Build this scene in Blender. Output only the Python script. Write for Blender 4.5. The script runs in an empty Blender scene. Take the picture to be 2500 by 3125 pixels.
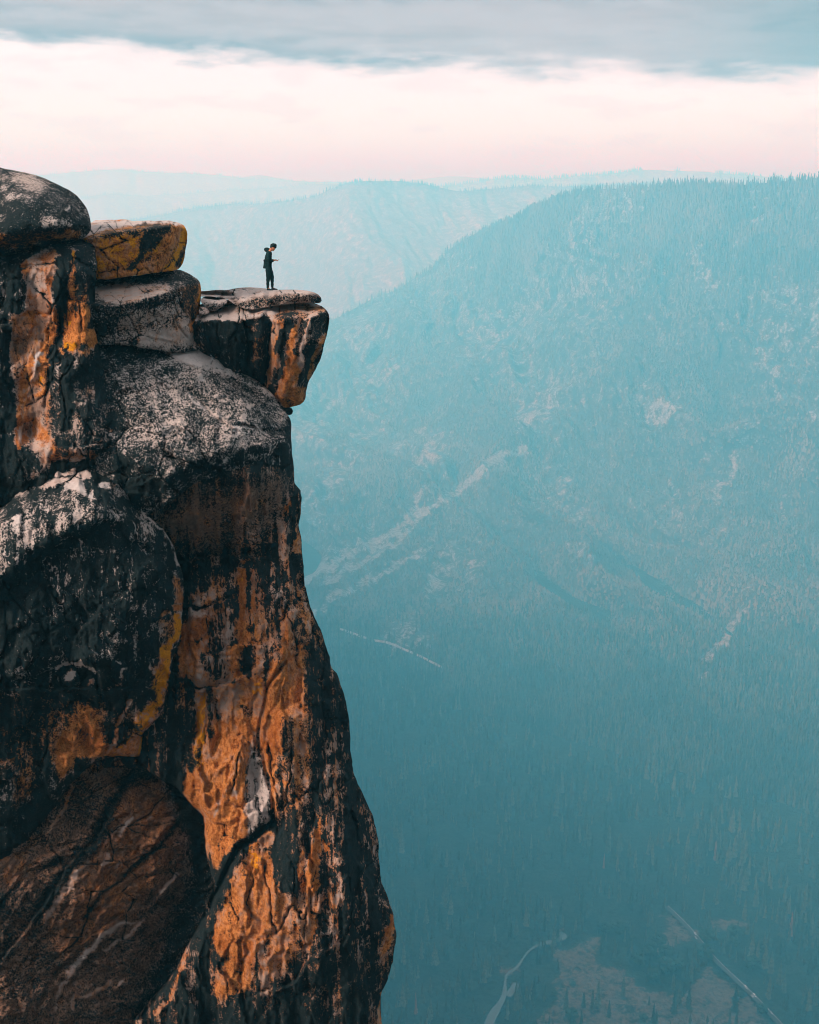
import bpy, bmesh, math, random
import numpy as np
from mathutils import Vector
from mathutils.geometry import delaunay_2d_cdt

# ------------------------------------------------------------------ camera
sc = bpy.context.scene
COL = sc.collection
F = 3125 * 35.0 / 30.0                      # focal length in photo pixels
PITCH = math.atan((1562.5 - 552) / F)
cam = bpy.data.cameras.new("camera")
cam.sensor_fit = 'VERTICAL'; cam.sensor_height = 30; cam.sensor_width = 24; cam.lens = 35
cam.clip_start = 0.5; cam.clip_end = 90000
co = bpy.data.objects.new("camera", cam); COL.objects.link(co)
co.rotation_euler = (math.pi / 2 - PITCH, 0, 0)
sc.camera = co

# ------------------------------------------------------------------ light
SUN_DIR = Vector((-0.72, -0.46, 0.50)).normalized()      # towards the sun
SUN_E = math.asin(SUN_DIR.z); SUN_A = math.atan2(SUN_DIR.x, SUN_DIR.y)
sc.view_settings.view_transform = 'Standard'; sc.view_settings.look = 'None'
sc.view_settings.gamma = 1.0; sc.view_settings.exposure = 0.28
w = bpy.data.worlds.new("World"); sc.world = w; w.use_nodes = True


class NT:
    def __init__(s, tree):
        s.t = tree; s.t.nodes.clear()

    def n(s, typ, **kw):
        nd = s.t.nodes.new(typ)
        ins = kw.pop('ins', {})
        for k, v in kw.items(): setattr(nd, k, v)
        for k, v in ins.items():
            if isinstance(v, bpy.types.NodeSocket): s.t.links.new(v, nd.inputs[k])
            else: nd.inputs[k].default_value = v
        return nd

    def math(s, op, a, b=0.0, c=0.0, clamp=False):
        nd = s.n('ShaderNodeMath', operation=op, use_clamp=clamp, ins={0: a, 1: b, 2: c})
        return nd.outputs[0]

    def mix(s, f, a, b, blend='MIX'):
        nd = s.n('ShaderNodeMix', data_type='RGBA', blend_type=blend, ins={0: f, 6: a, 7: b})
        return nd.outputs[2]

    def noise(s, vec, scale, detail=4.0, rough=0.55, dist=0.0):
        nd = s.n('ShaderNodeTexNoise', ins={'Vector': vec, 'Scale': scale, 'Detail': detail, 'Roughness': rough, 'Distortion': dist})
        return nd.outputs[0]

    def map(s, vec, scale=(1, 1, 1), rot=(0, 0, 0), loc=(0, 0, 0)):
        return s.n('ShaderNodeMapping', ins={'Vector': vec, 'Scale': scale, 'Rotation': rot, 'Location': loc}).outputs[0]

    def rng(s, v, a, b, c=0.0, d=1.0, smooth=True):
        return s.n('ShaderNodeMapRange', interpolation_type='SMOOTHSTEP' if smooth else 'LINEAR',
                   ins={0: v, 1: a, 2: b, 3: c, 4: d}).outputs[0]


def col(r, g, b): return (r, g, b, 1.0)


T = NT(w.node_tree)
d = T.n('ShaderNodeTexCoord').outputs['Generated']
sp = T.n('ShaderNodeSeparateXYZ', ins={0: d})
hor = T.math('SQRT', T.math('ADD', T.math('MULTIPLY', sp.outputs[0], sp.outputs[0]), T.math('MULTIPLY', sp.outputs[1], sp.outputs[1])))
el = T.math('DIVIDE', sp.outputs[2], T.math('MAXIMUM', hor, 0.02))
az = T.math('ARCTAN2', sp.outputs[0], sp.outputs[1])
cv = T.n('ShaderNodeCombineXYZ', ins={0: az, 1: T.math('MULTIPLY', el, 6.0)}).outputs[0]
n1 = T.noise(T.map(cv, (6, 4.5, 1), loc=(5.1, 2.2, 0)), 1.0, 8, 0.58)
n2 = T.noise(T.map(cv, (2.2, 4, 1), loc=(3.1, 1.7, 0)), 1.0, 5, 0.55)
n3 = T.noise(T.map(cv, (15, 10, 1), loc=(7, 2, 0)), 1.0, 7, 0.55)
edge = T.math('MULTIPLY_ADD', az, -0.044, 0.083)
edge = T.math('ADD', edge, T.math('MULTIPLY', T.math('SUBTRACT', n1, 0.5), 0.050))
edge = T.math('ADD', edge, T.math('MULTIPLY', T.math('SUBTRACT', n3, 0.5), 0.040))
cl = T.rng(T.math('SUBTRACT', el, edge), -0.006, 0.016)
white = T.mix(T.rng(el, 0.012, 0.085), T.mix(T.rng(n2, 0.4, 0.65), col(0.90, 1.24, 1.12), col(0.92, 1.26, 1.15)), T.mix(T.rng(n2, 0.4, 0.65), col(0.99, 0.95, 0.955), col(1.02, 1.0, 1.01)))
white = T.mix(T.math('MULTIPLY', T.rng(n3, 0.50, 0.64), 0.40), white, col(0.80, 0.72, 0.735))
gr = T.mix(T.rng(n2, 0.35, 0.7), col(0.20, 0.215, 0.26), col(0.46, 0.41, 0.43))
gr = T.mix(T.math('MULTIPLY', T.rng(n3, 0.42, 0.60), 0.75), gr, col(0.47, 0.44, 0.47))
gr = T.mix(T.rng(az, 0.16, 0.36, 0, 0.75), gr, col(0.17, 0.27, 0.32))
lowsky = T.mix(cl, white, gr)
# higher up the cloud deck thins and glows
high = T.rng(el, 0.35, 1.2)
sky_c = T.mix(high, lowsky, col(1.05, 1.03, 1.03))
below = T.rng(sp.outputs[2], -0.02, -0.12)
sky_c = T.mix(below, sky_c, col(0.25, 0.36, 0.40))
nish = T.n('ShaderNodeTexSky', sky_type='NISHITA', sun_disc=False, sun_elevation=SUN_E, sun_rotation=SUN_A)
b1 = T.n('ShaderNodeBackground', ins={0: sky_c, 1: 1.0})
b2 = T.n('ShaderNodeBackground', ins={0: nish.outputs[0], 1: 0.10})
ms = T.n('ShaderNodeMixShader', ins={0: 0.06, 1: b1.outputs[0], 2: b2.outputs[0]})
T.n('ShaderNodeOutputWorld', ins={0: ms.outputs[0]})
w.cycles.sampling_method = 'MANUAL'; w.cycles.sample_map_resolution = 512

sun = bpy.data.lights.new("sun", 'SUN'); sun.energy = 4.6; sun.angle = math.radians(20); sun.color = (1.0, 0.88, 0.76)
so = bpy.data.objects.new("sun", sun); COL.objects.link(so)
so.rotation_euler = SUN_DIR.to_track_quat('Z', 'Y').to_euler()
sc.cycles.volume_bounces = 3; sc.cycles.max_bounces = 8; sc.cycles.diffuse_bounces = 3
sc.cycles.use_denoising = True; sc.cycles.filter_width = 1.05


# ------------------------------------------------------------------ helpers
CT, ST = math.cos(PITCH), math.sin(PITCH)


def P(u, v, Y):
    """world point seen at photo pixel (u, v) at distance Y along the world Y axis (Y < 0: at height z = Y)"""
    u, v, Y = np.asarray(u, float), np.asarray(v, float), np.asarray(Y, float)
    x = (u - 1250) / F; up = (1562.5 - v) / F
    dy = CT + up * ST; dz = -ST + up * CT
    Yv = np.where(Y < 0, Y * dy / np.where(np.abs(dz) < 1e-5, -1e-5, dz), Y)
    s = Yv / dy
    return np.stack([x * s, Yv, dz * s], -1)


def proj(p):
    p = np.asarray(p, float)
    dep = p[..., 1] * CT - p[..., 2] * ST
    up = (p[..., 1] * ST + p[..., 2] * CT) / dep
    return 1250 + F * p[..., 0] / dep, 1562.5 - F * up


def YZ(u, v, Y):
    return float(P(u, v, Y)[1]) if Y < 0 else Y


FR = {'Z1': (0, 500, .26087), 'Z2': (0, 950, .26087), 'Z3': (500, 850, .31884), 'Z4': (450, 1400, .37681),
      'Z5': (0, 1400, .34783), 'ZA': (0, 480, .6087), 'I2': (0, 1300, .72464), 'I3': (0, 2200, .72464), 'P': (0, 0, 1.0)}


def pts(fr, s):
    ox, oy, k = FR[fr]
    a = np.array([float(q) for q in s.split()]).reshape(-1, 2)
    return a * k + (ox, oy)


def pts3(fr, s):
    ox, oy, k = FR[fr]
    a = np.array([float(q) for q in s.split()]).reshape(-1, 3)
    a[:, 0] = a[:, 0] * k + ox; a[:, 1] = a[:, 1] * k + oy
    return [(u, v, YZ(u, v, y)) for u, v, y in a]


def seg_dist(X, Y, poly, closed=False, want_side=False):
    n = len(poly); best = np.full(X.shape, 1e9); side = np.zeros(X.shape)
    cx = np.zeros(X.shape); cy = np.zeros(X.shape)
    for i in range(n if closed else n - 1):
        ax, ay = poly[i]; bx, by = poly[(i + 1) % n]
        dx, dy = bx - ax, by - ay; L = dx * dx + dy * dy + 1e-9
        t = np.clip(((X - ax) * dx + (Y - ay) * dy) / L, 0, 1)
        qx, qy = ax + t * dx, ay + t * dy
        dd = (X - qx) ** 2 + (Y - qy) ** 2
        m = dd < best
        best = np.where(m, dd, best); cx = np.where(m, qx, cx); cy = np.where(m, qy, cy)
        if want_side: side = np.where(m, np.sign(dx * (Y - ay) - dy * (X - ax)), side)
    return np.sqrt(best), cx, cy, side


def inside(X, Y, poly):
    r = np.zeros(X.shape, bool); n = len(poly)
    for i in range(n):
        ax, ay = poly[i]; bx, by = poly[(i + 1) % n]
        if ay == by: continue
        c = ((ay > Y) != (by > Y)) & (X < (bx - ax) * (Y - ay) / (by - ay) + ax)
        r ^= c
    return r


def h2(ix, iy, seed):
    a = (ix.astype(np.int64) * 374761393 + iy.astype(np.int64) * 668265263 + seed * 974634777) & 0xffffffff
    a = ((a ^ (a >> 13)) * 1274126177) & 0xffffffff
    a = ((a ^ (a >> 16)) * 2246822519) & 0xffffffff
    return ((a ^ (a >> 15)) & 0xffffff) / float(0xffffff)


def vnoise(X, Y, seed):
    ix, iy = np.floor(X), np.floor(Y); fx, fy = X - ix, Y - iy
    fx = fx * fx * fx * (fx * (fx * 6 - 15) + 10); fy = fy * fy * fy * (fy * (fy * 6 - 15) + 10)
    a, b = h2(ix, iy, seed), h2(ix + 1, iy, seed); c, e = h2(ix, iy + 1, seed), h2(ix + 1, iy + 1, seed)
    return (a + (b - a) * fx) * (1 - fy) + (c + (e - c) * fx) * fy


def fbm(X, Y, wl, oct=4, gain=0.5, seed=0):
    r = 0; amp = 1; tot = 0
    for k in range(oct):
        c, s = math.cos(k * 1.1), math.sin(k * 1.1)
        r = r + amp * (vnoise((X * c + Y * s) / wl + 17 * k, (-X * s + Y * c) / wl - 31 * k, seed + k) - 0.5)
        tot += amp; amp *= gain; wl *= 0.5
    return r / tot * 2


def facets(X, Y, size, seed, tilt=1.0, off=0.6, ax=1.0, rot=0.0):
    """broken-rock relief: every cell is a plane with its own tilt"""
    c, s = math.cos(rot), math.sin(rot)
    A = (X * c + Y * s) / size; B = (-X * s + Y * c) / (size * ax)
    A = A + 0.35 * fbm(X, Y, size * 1.2, 3, .5, seed + 9); B = B + 0.35 * fbm(X, Y, size * 1.2, 3, .5, seed + 19)
    ia, ib = np.floor(A), np.floor(B); best = np.full(X.shape, 1e9); out = np.zeros(X.shape)
    for i in (-1, 0, 1):
        for j in (-1, 0, 1):
            ca, cb = ia + i, ib + j
            pa = ca + h2(ca, cb, seed); pb = cb + h2(ca, cb, seed + 1)
            da, db = A - pa, B - pb; dd = da * da + db * db
            val = tilt * (da * (h2(ca, cb, seed + 2) - .5) + db * (h2(ca, cb, seed + 3) - .5)) * 2 + off * (h2(ca, cb, seed + 4) - .5)
            m = dd < best; best = np.where(m, dd, best); out = np.where(m, val, out)
    return out


def cracks(X, Y, size, seed, ax=1.0, gate=.5):
    """thin joints: borders between neighbouring cells, broken up so that only stretches of them open"""
    A = X / size + .22 * fbm(X, Y, size * .9, 4, .6, seed + 9); B = Y / (size * ax) + .22 * fbm(X, Y, size * .9, 4, .6, seed + 19)
    ia, ib = np.floor(A), np.floor(B); f1 = np.full(X.shape, 1e9); f2 = np.full(X.shape, 1e9)
    for i in (-1, 0, 1):
        for j in (-1, 0, 1):
            ca, cb = ia + i, ib + j; dd = np.hypot(A - ca - h2(ca, cb, seed), B - cb - h2(ca, cb, seed + 1))
            f2 = np.minimum(np.maximum(dd, f1), f2); f1 = np.minimum(dd, f1)
    w_ = 3.2 / size
    return np.exp(-((f2 - f1) / w_) ** 2) * np.clip((fbm(X, Y, size * 2.2, 3, .5, seed + 33) + gate - .45) * 5, 0, 1)


def blur(A, r):
    if r < 0.5: return A
    k = int(math.ceil(r * 2.5)); x = np.arange(-k, k + 1); g = np.exp(-x * x / (2 * r * r)); g /= g.sum()
    for axis in (0, 1):
        p = [(0, 0), (0, 0)]; p[axis] = (k, k)
        B = np.pad(A, p, mode='edge'); R = np.zeros_like(A)
        for i, wgt in enumerate(g):
            R += wgt * (B[i:i + A.shape[0], :] if axis == 0 else B[:, i:i + A.shape[1]])
        A = R
    return A


def tri_interp(X, Y, ctrl, edges=()):
    """piecewise planar interpolation of control points over the raster"""
    c = np.array(ctrl, float)
    u0, u1, v0, v1 = X.min() - 50, X.max() + 50, Y.min() - 50, Y.max() + 50
    far = []
    for fu, fv in ((u0, v0), (u1, v0), (u0, v1), (u1, v1), ((u0 + u1) / 2, v0), ((u0 + u1) / 2, v1), (u0, (v0 + v1) / 2), (u1, (v0 + v1) / 2)):
        dd = (c[:, 0] - fu) ** 2 + (c[:, 1] - fv) ** 2; o = np.argsort(dd)[:3]; ww = 1 / (dd[o] + 1)
        far.append((fu, fv, float((c[o, 2] * ww).sum() / ww.sum())))
    allp = [tuple(q) for q in c] + far
    res = delaunay_2d_cdt([Vector((q[0], q[1])) for q in allp], list(edges), [], 0, 0.001)
    vs, tris, orig = res[0], res[2], res[3]
    vy = [allp[o[0]][2] if o else None for o in orig]
    for i, q in enumerate(vy):
        if q is None:
            dd = [(vs[i].x - a[0]) ** 2 + (vs[i].y - a[1]) ** 2 for a in allp]; vy[i] = allp[int(np.argmin(dd))][2]
    out = np.full(X.shape, np.nan)
    gu, gv = X[0, :], Y[:, 0]; st = gu[1] - gu[0]
    for t in tris:
        a, b, e = [(vs[i].x, vs[i].y, vy[i]) for i in t]
        mnx, mxx = min(a[0], b[0], e[0]), max(a[0], b[0], e[0]); mny, mxy = min(a[1], b[1], e[1]), max(a[1], b[1], e[1])
        i0, i1 = max(0, int((mnx - gu[0]) / st)), min(len(gu), int((mxx - gu[0]) / st) + 2)
        j0, j1 = max(0, int((mny - gv[0]) / st)), min(len(gv), int((mxy - gv[0]) / st) + 2)
        if i0 >= i1 or j0 >= j1: continue
        x, y = X[j0:j1, i0:i1], Y[j0:j1, i0:i1]
        D = (b[1] - e[1]) * (a[0] - e[0]) + (e[0] - b[0]) * (a[1] - e[1])
        if abs(D) < 1e-9: continue
        l1 = ((b[1] - e[1]) * (x - e[0]) + (e[0] - b[0]) * (y - e[1])) / D
        l2 = ((e[1] - a[1]) * (x - e[0]) + (a[0] - e[0]) * (y - e[1])) / D
        l3 = 1 - l1 - l2; m = (l1 > -1e-6) & (l2 > -1e-6) & (l3 > -1e-6)
        sub = out[j0:j1, i0:i1]; sub[m] = (l1 * a[2] + l2 * b[2] + l3 * e[2])[m]
    return np.where(np.isnan(out), np.nanmean(out), out)


def mesh_from(name, V, Fq, mat=None, parent=None, smooth=True):
    """Fq: list of (n, k) index arrays of faces"""
    me = bpy.data.meshes.new(name)
    V = np.asarray(V, np.float32)
    me.vertices.add(len(V)); me.vertices.foreach_set('co', V.ravel())
    Fq = [np.asarray(f, np.int32) for f in Fq if len(f)]
    nl = sum(f.size for f in Fq); nf = sum(len(f) for f in Fq)
    me.loops.add(nl); me.loops.foreach_set('vertex_index', np.concatenate([f.ravel() for f in Fq]))
    tot = np.concatenate([np.full(len(f), f.shape[1], np.int32) for f in Fq])
    me.polygons.add(nf); me.polygons.foreach_set('loop_start', np.concatenate([[0], np.cumsum(tot)[:-1]]).astype(np.int32))
    me.update(calc_edges=True); me.validate()
    me.polygons.foreach_set('use_smooth', np.full(len(me.polygons), smooth))
    o = bpy.data.objects.new(name, me); COL.objects.link(o)
    if mat: me.materials.append(mat)
    if parent: o.parent = parent
    return o


def tag(o, label=None, cat=None, group=None, kind=None):
    if label: o['label'] = label
    if cat: o['category'] = cat
    if group: o['group'] = group
    if kind: o['kind'] = kind
    return o


def empty(name, loc=(0, 0, 0), rz=0):
    o = bpy.data.objects.new(name, None); COL.objects.link(o); o.location = loc; o.rotation_euler = (0, 0, rz)
    o.empty_display_size = 0.3
    return o


def simple_mat(name, c, rough=0.8, spec=0.3, var=0.25, scale=8.0):
    m = bpy.data.materials.new(name); m.use_nodes = True; t = NT(m.node_tree)
    g = t.n('ShaderNodeTexCoord').outputs['Object']
    n = t.noise(g, scale, 3)
    cc = t.mix(t.rng(n, 0.3, 0.7), col(*[q * (1 - var) for q in c]), col(*[min(1, q * (1 + var)) for q in c]))
    bs = t.n('ShaderNodeBsdfPrincipled', ins={'Base Color': cc, 'Roughness': rough, 'Specular IOR Level': spec})
    t.n('ShaderNodeOutputMaterial', ins={0: bs.outputs[0]})
    return m


# ------------------------------------------------------------------ rock material
def rock_material():
    m = bpy.data.materials.new("weathered granite"); m.use_nodes = True; t = NT(m.node_tree)
    g = t.n('ShaderNodeTexCoord').outputs['Object']
    A = t.n('ShaderNodeAttribute', attribute_name='stain_shade_a'); B = t.n('ShaderNodeAttribute', attribute_name='stain_b')
    sa = t.n('ShaderNodeSeparateColor', ins={0: A.outputs[0]}); sb = t.n('ShaderNodeSeparateColor', ins={0: B.outputs[0]})
    K, O, Yl = sa.outputs; W, Br, Sk = sb.outputs
    wob = t.n('ShaderNodeVectorMath', operation='ADD', ins={0: g, 1: t.n('ShaderNodeVectorMath', operation='SCALE', ins={
        0: t.n('ShaderNodeTexNoise', ins={'Vector': g, 'Scale': 1.6, 'Detail': 3.0}).outputs[1], 'Scale': 0.35}).outputs[0]}).outputs[0]
    big = t.noise(wob, 0.55, 5, 0.6)
    med = t.noise(wob, 2.2, 6, 0.65)
    fine = t.noise(g, 9.0, 6, 0.74, 0.3)
    spk = t.noise(g, 19.0, 4, 0.75, 0.2)
    vfine = t.noise(g, 34.0, 3, 0.7)
    strk = t.noise(t.map(wob, (1.0, 1.0, 0.13)), 3.6, 6, 0.68)
    strf = t.noise(t.map(g, (1.0, 1.0, 0.25)), 11.0, 4, 0.7)
    # clean stone
    pale = t.mix(t.rng(med, 0.3, 0.7), col(0.58, 0.42, 0.355), col(0.80, 0.63, 0.565))
    pale = t.mix(t.math('MULTIPLY', t.rng(fine, 0.50, 0.68), 0.45), pale, col(0.30, 0.21, 0.18))
    white = t.mix(t.rng(fine, 0.35, 0.65), col(0.68, 0.60, 0.58), col(0.86, 0.76, 0.73))
    c = t.mix(W, pale, white)
    brown = t.mix(t.rng(med, 0.3, 0.7), col(0.13, 0.058, 0.030), col(0.40, 0.20, 0.115))
    brown = t.mix(t.math('MULTIPLY', t.rng(fine, 0.5, 0.66), 0.5), brown, col(0.45, 0.30, 0.23))
    c = t.mix(Br, c, brown)
    om = t.math('MULTIPLY_ADD', t.math('SUBTRACT', med, 0.5), 1.6, O)
    om = t.math('MULTIPLY_ADD', t.math('SUBTRACT', strk, 0.5), 0.9, om)
    om = t.math('MULTIPLY', t.rng(om, 0.12, 0.72), t.rng(O, 0.02, 0.15))
    oc = t.mix(t.rng(fine, 0.34, 0.62), col(0.40, 0.105, 0.018), col(0.82, 0.33, 0.10))
    oc = t.mix(t.math('MULTIPLY', t.rng(big, 0.45, 0.65), 0.6), oc, col(0.42, 0.10, 0.015))
    c = t.mix(om, c, oc)
    c = t.mix(t.math('MULTIPLY', om, t.math('MULTIPLY', t.rng(strf, 0.52, 0.66), 0.55)), c, col(0.20, 0.055, 0.016))
    c = t.mix(t.math('MULTIPLY', om, t.math('MULTIPLY', t.rng(spk, 0.58, 0.70), 0.5)), c, col(0.78, 0.46, 0.26))
    # rust blots
    c = t.mix(t.math('MULTIPLY', t.rng(vfine, 0.56, 0.7), t.math('MULTIPLY', O, 0.6)), c, col(0.20, 0.06, 0.02))
    # yellow lichen
    yn = t.math('ADD', t.math('MULTIPLY', med, 0.6), t.math('MULTIPLY', fine, 0.4))
    ym = t.math('MULTIPLY', t.rng(t.math('MULTIPLY_ADD', Yl, 0.34, yn), 0.69, 0.78), t.rng(Yl, 0.03, 0.2))
    yc = t.mix(t.rng(vfine, 0.35, 0.65), col(0.64, 0.20, 0.010), col(0.97, 0.43, 0.02))
    c = t.mix(ym, c, yc)
    # black lichen, water streaks and shade painted into recesses
    kn = t.math('ADD', t.math('MULTIPLY', fine, 0.27), t.math('MULTIPLY', spk, 0.43))
    kn = t.math('ADD', kn, t.math('ADD', t.math('MULTIPLY', med, 0.08), t.math('MULTIPLY', vfine, 0.22)))
    kb = t.rng(kn, 0.40, 0.61, 0.0, 1, False)
    ks = t.math('ADD', t.math('MULTIPLY', strf, 0.6), t.math('MULTIPLY', strk, 0.4))
    ks = t.rng(ks, 0.34, 0.66, 0, 1, False)
    kv = t.n('ShaderNodeMix', data_type='FLOAT', ins={0: Sk, 2: kb, 3: ks}).outputs[0]
    K2 = t.math('MULTIPLY_ADD', t.math('MULTIPLY', t.math('SUBTRACT', strk, 0.5), Sk), 1.8, t.math('MULTIPLY_ADD', K, 0.86, 0.035))
    K2 = t.math('MULTIPLY_ADD', t.math('SUBTRACT', med, 0.5), 1.2, K2)
    K2 = t.math('MULTIPLY_ADD', t.math('SUBTRACT', big, 0.5), 0.7, K2)
    K2 = t.math('MULTIPLY_ADD', t.rng(K, 0.94, 0.99), 0.25, K2)
    km = t.rng(t.math('SUBTRACT', K2, kv), -0.10, 0.08)
    kc = t.mix(t.rng(spk, 0.40, 0.66), col(0.0070, 0.0185, 0.021), col(0.024, 0.034, 0.038))
    kc = t.mix(t.math('MULTIPLY', t.rng(strf, 0.56, 0.68), 0.4), kc, col(0.07, 0.068, 0.064))
    c = t.mix(km, c, kc)
    hgt = t.math('ADD', t.math('MULTIPLY', fine, 0.55), t.math('MULTIPLY', vfine, 0.30))
    hgt = t.math('ADD', hgt, t.math('MULTIPLY', med, 0.35))
    hgt = t.math('MULTIPLY_ADD', spk, 0.55, hgt)
    bp = t.n('ShaderNodeBump', ins={'Height': hgt, 'Strength': 1.0, 'Distance': 0.20})
    bs = t.n('ShaderNodeBsdfPrincipled', ins={'Base Color': c, 'Roughness': 0.88, 'Specular IOR Level': 0.12, 'Normal': bp.outputs[0]})
    t.n('ShaderNodeOutputMaterial', ins={0: bs.outputs[0]})
    return m


ROCK = rock_material()
CH = 'KOYWBS'


def rock(name, outline, ctrl, paint, R=0.5, step=3.2, smooth=5.0, amp=1.0, thick=4.0, edges=(), cuts=(), base=(0.8, 0, 0, 0.3, 0, 0.2),
         rough_edge=3.0, seed=1, facet=(150, 0.30, 1.5), parent=None, relief=None, strat=None, streak=0.0, drip=0.0, lean=0.0, kdrop=0.12):
    u0, u1 = outline[:, 0].min() - 12, outline[:, 0].max() + 12
    v0, v1 = outline[:, 1].min() - 12, outline[:, 1].max() + 12
    # densify and roughen the outline
    q = []
    n = len(outline)
    for i in range(n):
        a, b = outline[i], outline[(i + 1) % n]; L = np.hypot(*(b - a)); k = max(1, int(L / 9))
        for j in range(k): q.append(a + (b - a) * j / k)
    q = np.array(q)
    q = (q + np.roll(q, 1, 0) + np.roll(q, -1, 0)) / 3
    qx, qy = q[:, 0], q[:, 1]
    q = q + np.stack([fbm(qx, qy, 60, 4, .65, seed + 3), fbm(qx, qy, 60, 4, .65, seed + 7)], -1) * rough_edge * 1.6
    gu = np.arange(u0, u1, step); gv = np.arange(v0, v1, step)
    X, Y = np.meshgrid(gu, gv)
    ins = inside(X, Y, q)
    D, CX, CY, _ = seg_dist(X, Y, q, True)
    dep = tri_interp(X, Y, ctrl, edges)
    dep = blur(dep, smooth)
    fs, fa, fx = facet
    dep = dep + amp * (facets(X, Y, fs, seed, 1.0, .5, fx) * fa * 0.85 + facets(X, Y, fs * .40, seed + 40, 1.2, .8, fx) * fa * 0.66 + facets(X, Y, fs * .16, seed + 45, 1.2, .7, fx) * fa * 0.20)
    rg = 1 - np.abs(fbm(X, Y * .7, 120, 5, .6, seed + 48)) * 2; rg2 = 1 - np.abs(fbm(X, Y * .45, 40, 4, .6, seed + 49)) * 2
    dep = dep - amp * (0.12 * rg ** 3 * fa / .3 + 0.05 * rg2 ** 2)
    dep = blur(dep, 0.55)
    dep += amp * (0.14 * fbm(X, Y, 190, 2, .5, seed + 60) + 0.035 * fbm(X, Y * .6, 42, 4, .6, seed + 70) + 0.07 * fbm(X, Y * .14, 24, 4, .6, seed + 75))
    ck = cracks(X, Y, fs * .75, seed + 140, fx, .5) ; ck2 = cracks(X, Y, fs * .42, seed + 150, fx, .40)
    dep += amp * (0.20 * ck + 0.05 * ck2)
    dep += amp * 0.020 * fbm(X, Y, 12, 2, .6, seed + 80)
    if strat is not None:
        ang, wl, a2 = strat
        c, s = math.cos(ang), math.sin(ang); XA, YA = X * c + Y * s, -X * s + Y * c
        YB = YA + 40 * fbm(X, Y, 160, 3, .5, seed + 90)
        dep += a2 * fbm(XA * .12, YB, wl, 5, .6, seed + 91)
        dep += a2 * 1.3 * facets(XA, YB, wl * 4, seed + 92, 1.0, .7, .22)
    for cu in cuts:
        kind, wdt, dp, pl = cu
        wx = X + 7 * fbm(X, Y, 50, 3, .5, seed + 5); wy = Y + 7 * fbm(X, Y, 50, 3, .5, seed + 6)
        dd, _, _, sd = seg_dist(wx, wy, pl, False, True)
        if kind == 'v': dep += dp * np.exp(-(dd / wdt) ** 2)
        else: dep += dp * sd * np.exp(-dd / wdt) * 0.5 * np.clip(dd / 4, 0, 1)
    # wrap the surface back at its rim
    px_m = 81.0
    R = R * (0.42 + 0.5 * np.clip(fbm(X, Y, 130, 3, .5, seed + 66) + .5, 0, 1)); dm = np.clip(D / px_m, 0, None); t = np.clip(1 - dm / R, 0, 1)
    dep += R * (1 - np.sqrt(np.clip(1 - t * t, 0, 1)))
    # stains, with some shade painted in
    arr = {c: np.full(X.shape, float(base[i])) for i, c in enumerate(CH)}
    wx = X + 17 * fbm(X, Y, 46, 5, .72, seed + 105); wy = Y + 17 * fbm(X, Y, 46, 5, .72, seed + 106)
    wx = wx + drip * fbm(X, Y * .12, 22, 4, .7, seed + 107)
    for it in paint:
        chs, fe, fr, s = it[0], it[1] * 2.2, it[2], it[3]
        pl = pts(fr, s)
        mnx, mny = pl.min(0) - fe * 2 - 40; mxx, mxy = pl.max(0) + fe * 2 + 40
        i0, i1 = np.searchsorted(gu, mnx), np.searchsorted(gu, mxx); j0, j1 = np.searchsorted(gv, mny), np.searchsorted(gv, mxy)
        if i0 >= i1 or j0 >= j1: continue
        sl = (slice(j0, j1), slice(i0, i1)); x, y = wx[sl], wy[sl]
        if len(it) > 4:      # a line of given width
            dd, _, _, _ = seg_dist(x, y, pl); mask = np.clip((it[4] - dd) / fe + 0.5, 0, 1)
        else:
            dd, _, _, _ = seg_dist(x, y, pl, True); sgn = np.where(inside(x, y, pl), 1, -1)
            mask = np.clip(dd * sgn / fe + 0.5, 0, 1)
        mask = mask * mask * (3 - 2 * mask)
        for c, val in chs.items(): arr[c][sl] += (val - arr[c][sl]) * mask
    arr['K'] = np.maximum(arr['K'], .93 * np.clip(ck * 1.1, 0, 1)); arr['K'] = np.maximum(arr['K'], .60 * ck2)
    if streak > 0:
        s1 = .6 * fbm(X + .25 * Y * lean, Y * .07, 34, 5, .65, seed + 120) + .65 * fbm(X + .25 * Y * lean, Y * .045, 13, 3, .7, seed + 124); s2 = fbm(X + .25 * Y * lean, Y * .09, 60, 4, .6, seed + 121)
        free = np.clip((.985 - arr['K']) / .05, 0, 1)
        arr['K'] = np.clip(arr['K'] + free * streak * (1.0 * s1 + .5 * s2 - kdrop), 0, 1)
        arr['O'] = np.clip(arr['O'] + .5 * s2 * streak, 0, 1)
        arr['B'] = np.clip(arr['B'] + .8 * np.clip(fbm(X, Y * .2, 50, 4, .6, seed + 122), 0, 1) * (arr['O'] > .3), 0, 1)
    # keep vertices: inside ones, plus the ring just outside snapped onto the outline
    pad = np.zeros((ins.shape[0] + 2, ins.shape[1] + 2), bool); pad[1:-1, 1:-1] = ins
    H, Wd = ins.shape
    cell = ins[:-1, :-1] | ins[1:, :-1] | ins[:-1, 1:] | ins[1:, 1:]
    use = np.zeros(ins.shape, bool); use[:-1, :-1] |= cell; use[1:, :-1] |= cell; use[:-1, 1:] |= cell; use[1:, 1:] |= cell
    out = use & ~ins
    XX = np.where(out, CX, X); YY = np.where(out, CY, Y)
    idx = np.full(ins.shape, -1, np.int64); idx[use] = np.arange(use.sum())
    V = P(XX[use], YY[use], dep[use])
    js, is_ = np.nonzero(cell)
    Q = np.stack([idx[js, is_], idx[js + 1, is_], idx[js + 1, is_ + 1], idx[js, is_ + 1]], -1)
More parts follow.
